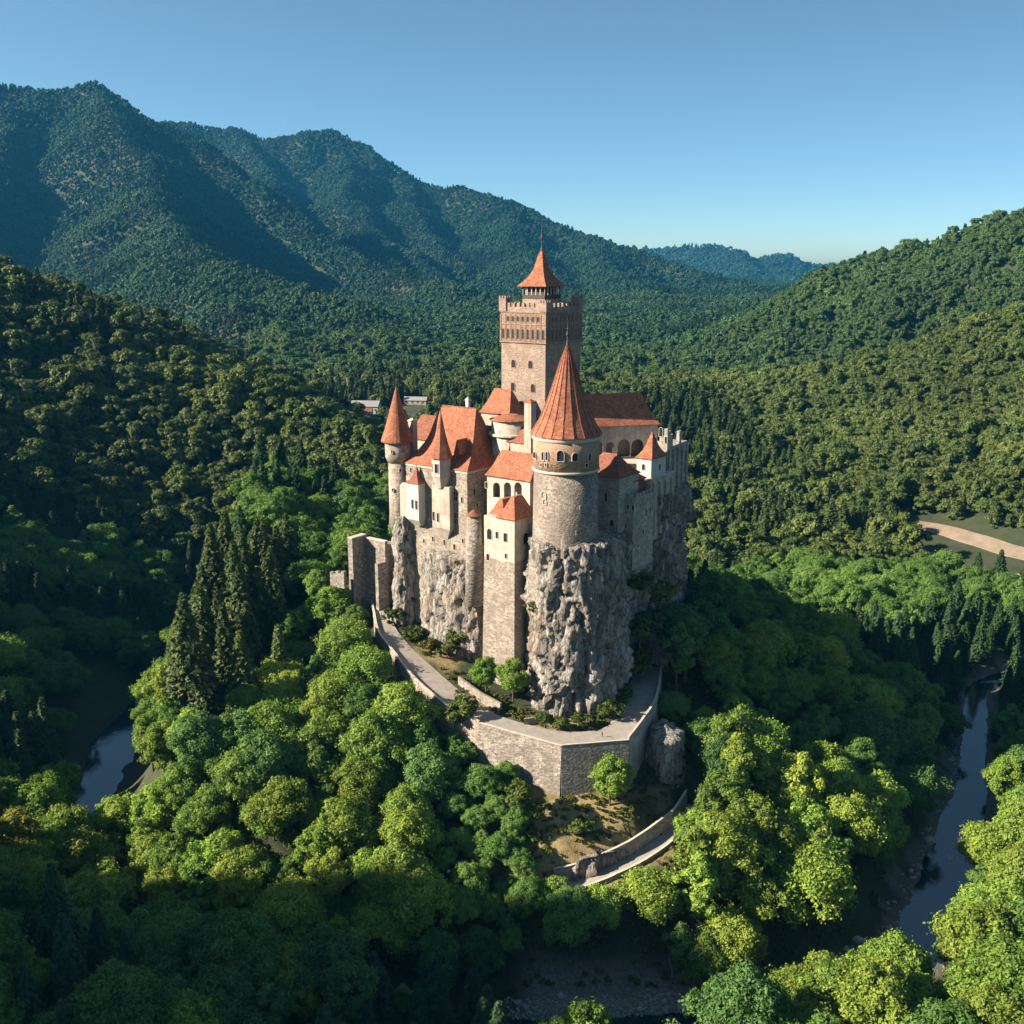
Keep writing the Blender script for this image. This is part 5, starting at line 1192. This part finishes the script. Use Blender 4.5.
# bare tree in the dark wood at lower left
P = ground_at(74, 985); P = ptz(75, 965, -40); P.z = float(height(P.x, P.y))
r = thing('dead_tree', 'bare pale dead tree standing in the dark wood at lower left', 'dead tree', P)
MB().tube([(0, 0, -1), (.1, 0, 9), (-.1, 0, 17), (0, 0, 23)], [.34, .26, .16, .04], 7).build('trunk', M['dead_bark'], r)
for k_ in range(7):
    a = k_ * 2.2; z0 = 10 + k_ * 1.7; MB().tube([(0, 0, z0), (1.5 * math.cos(a), 1.5 * math.sin(a), z0 + .5), (2.8 * math.cos(a), 2.8 * math.sin(a), z0 + .3)], [.09, .06, .02], 5).build('branch', M['dead_bark'], r)

# ------------------------------------------------------------------ village in the far valley, cabin by the track
def house(name, label, P, rz, L, W_, H_, rh, mw, mr, nwin=3, cat='house', extra=None):
    t = thing(name, label, cat, P, rz)
    mb = MB(); mb.box(-L / 2, L / 2, -W_ / 2, W_ / 2, -3, H_)
    mb.loft([[(x_, -W_ / 2, H_), (x_, W_ / 2, H_), (x_, 0, H_ + rh)] for x_ in (-L / 2, L / 2)]); mb.build('wall', M[mw], t)
    mb = MB()
    for s_ in (-1, 1): mb.loft([[(x_, 0, H_ + rh + .3), (x_, s_ * (W_ / 2 + .6), H_ - .3), (x_, s_ * (W_ / 2 + .6), H_ - .02), (x_, 0, H_ + rh + .6)] for x_ in (-L / 2 - .5, L / 2 + .5)])
    mb.build('roof', M[mr], t)
    for k_ in range(nwin): window(t, (-L / 2 + L * (k_ + .5) / nwin, -W_ / 2, H_ * .55), 0, 1.3, 1.5, False, .15, .12)
    db = MB(); db.box(L * .28, L * .28 + 1.2, -W_ / 2 - .08, -W_ / 2 + .1, 0, 2.2); db.build('door', M['dark_wood'], t)
    return t
def gp(px, py): 
    P = ground_at(px, py); P.z = float(height(P.x, P.y)); return P
house('village_hall', 'long pale grey roofed hall in the clearing behind the slender tower', gp(366, 413), R(-6), 26, 15, 7, 4, 'render_white', 'sheet_grey', 6)
house('red_barn', 'small red walled barn before the long pale hall', gp(360.5, 416), R(12), 7, 6, 8, 2.4, 'red_paint', 'tile_dark', 2, 'barn')
house('white_house', 'small white house right of the red barn', gp(368, 418), R(-4), 8, 7, 6, 2.5, 'render_white', 'tile_dark', 2)
house('grey_shed', 'long grey roofed shed in the trees right of the slender tower cone', gp(416, 404), R(-8), 22, 9, 4, 2.5, 'old_plaster', 'sheet_grey', 4, 'shed')
house('tiled_house', 'red roofed house between the hall and the shaded hillside', gp(373, 424), R(20), 9, 8, 5, 3, 'plaster', 'tile_dark', 2)
house('stone_cabin', 'little pale cabin among the trees below the dirt track', gp(934, 568), R(15), 9, 6, 3.5, 2.5, 'plaster', 'sheet_grey', 2, 'cabin')
P = gp(348, 402); t = thing('mast', 'thin pale mast beside the village hall', 'mast', P)
MB().tube([(0, 0, -1), (0, 0, 24)], [.5, .3], 8).build('pole', M['render_white'], t); MB().box(-1.3, 1.3, -.15, .15, 21, 22).build('crossarm', M['render_white'], t)

# ------------------------------------------------------------------ the visitor on the bastion
def person(P, rz):
    V = [(0, 0, .95), (0, 0, 1.18), (0, .0, 1.40), (0, 0, 1.52), (0, -.01, 1.60), (0, -.01, 1.74),
         (.19, 0, 1.40), (.25, -.02, 1.14), (.24, -.14, .90), (.24, -.19, .82), (-.19, 0, 1.40), (-.25, .03, 1.14), (-.24, -.04, .88), (-.24, -.07, .79),
         (.10, 0, .88), (.11, -.08, .50), (.11, .02, .08), (.11, -.13, .03), (-.10, 0, .88), (-.11, .06, .50), (-.11, .16, .08), (-.11, .02, .03)]
    E = [(0, 1), (1, 2), (2, 3), (3, 4), (4, 5), (2, 6), (6, 7), (7, 8), (8, 9), (2, 10), (10, 11), (11, 12), (12, 13), (0, 14), (14, 15), (15, 16), (16, 17), (0, 18), (18, 19), (19, 20), (20, 21)]
    rr = [.15, .15, .17, .065, .10, .085, .07, .05, .04, .035, .07, .05, .04, .035, .10, .07, .05, .04, .10, .07, .05, .04]
    me = bpy.data.meshes.new('person'); me.from_pydata(V, E, []); o = link('person', me, None, M['cloth_dark'])
    md = o.modifiers.new('skin', 'SKIN')
    for i, s in enumerate(me.skin_vertices[0].data): s.radius = (rr[i], rr[i] * .8); s.use_root = (i == 0)
    o.modifiers.new('sub', 'SUBSURF').levels = 1; o.modifiers['sub'].render_levels = 2
    o.location = P; o.rotation_euler = (0, 0, rz); tag(o, 'person in dark trousers and red brown top walking on the bastion terrace', 'person')
    MB().round(0, 0, [(.19, .92), (.205, 1.1), (.225, 1.36), (.13, 1.47), (.07, 1.5)], 14).build('jacket', M['cloth_red'], o, True)
    MB().round(0, .0, [(.112, 1.62), (.122, 1.70), (.10, 1.79), (.03, 1.835)], 12).build('hair', M['hair'], o, True)
    return o
person(ptz(602, 737, .03), R(60))

# ------------------------------------------------------------------ haze
HZ = MB().box(-9000, 9000, -600, 12500, -70, 1500).build('haze', bpy.data.materials.new('haze'))
m = HZ.data.materials[0]; m.use_nodes = True; nt = m.node_tree
nt.nodes.remove(nt.nodes['Principled BSDF']); v = nt.nodes.new('ShaderNodeVolumePrincipled'); v.inputs['Density'].default_value = 2.8e-5
v.inputs['Color'].default_value = (.07, .48, 1.0, 1); v.inputs['Anisotropy'].default_value = .1
nt.links.new(v.outputs[0], nt.nodes['Material Output'].inputs['Volume']); tag(HZ, kind='stuff'); HZ.display_type = 'BOUNDS'
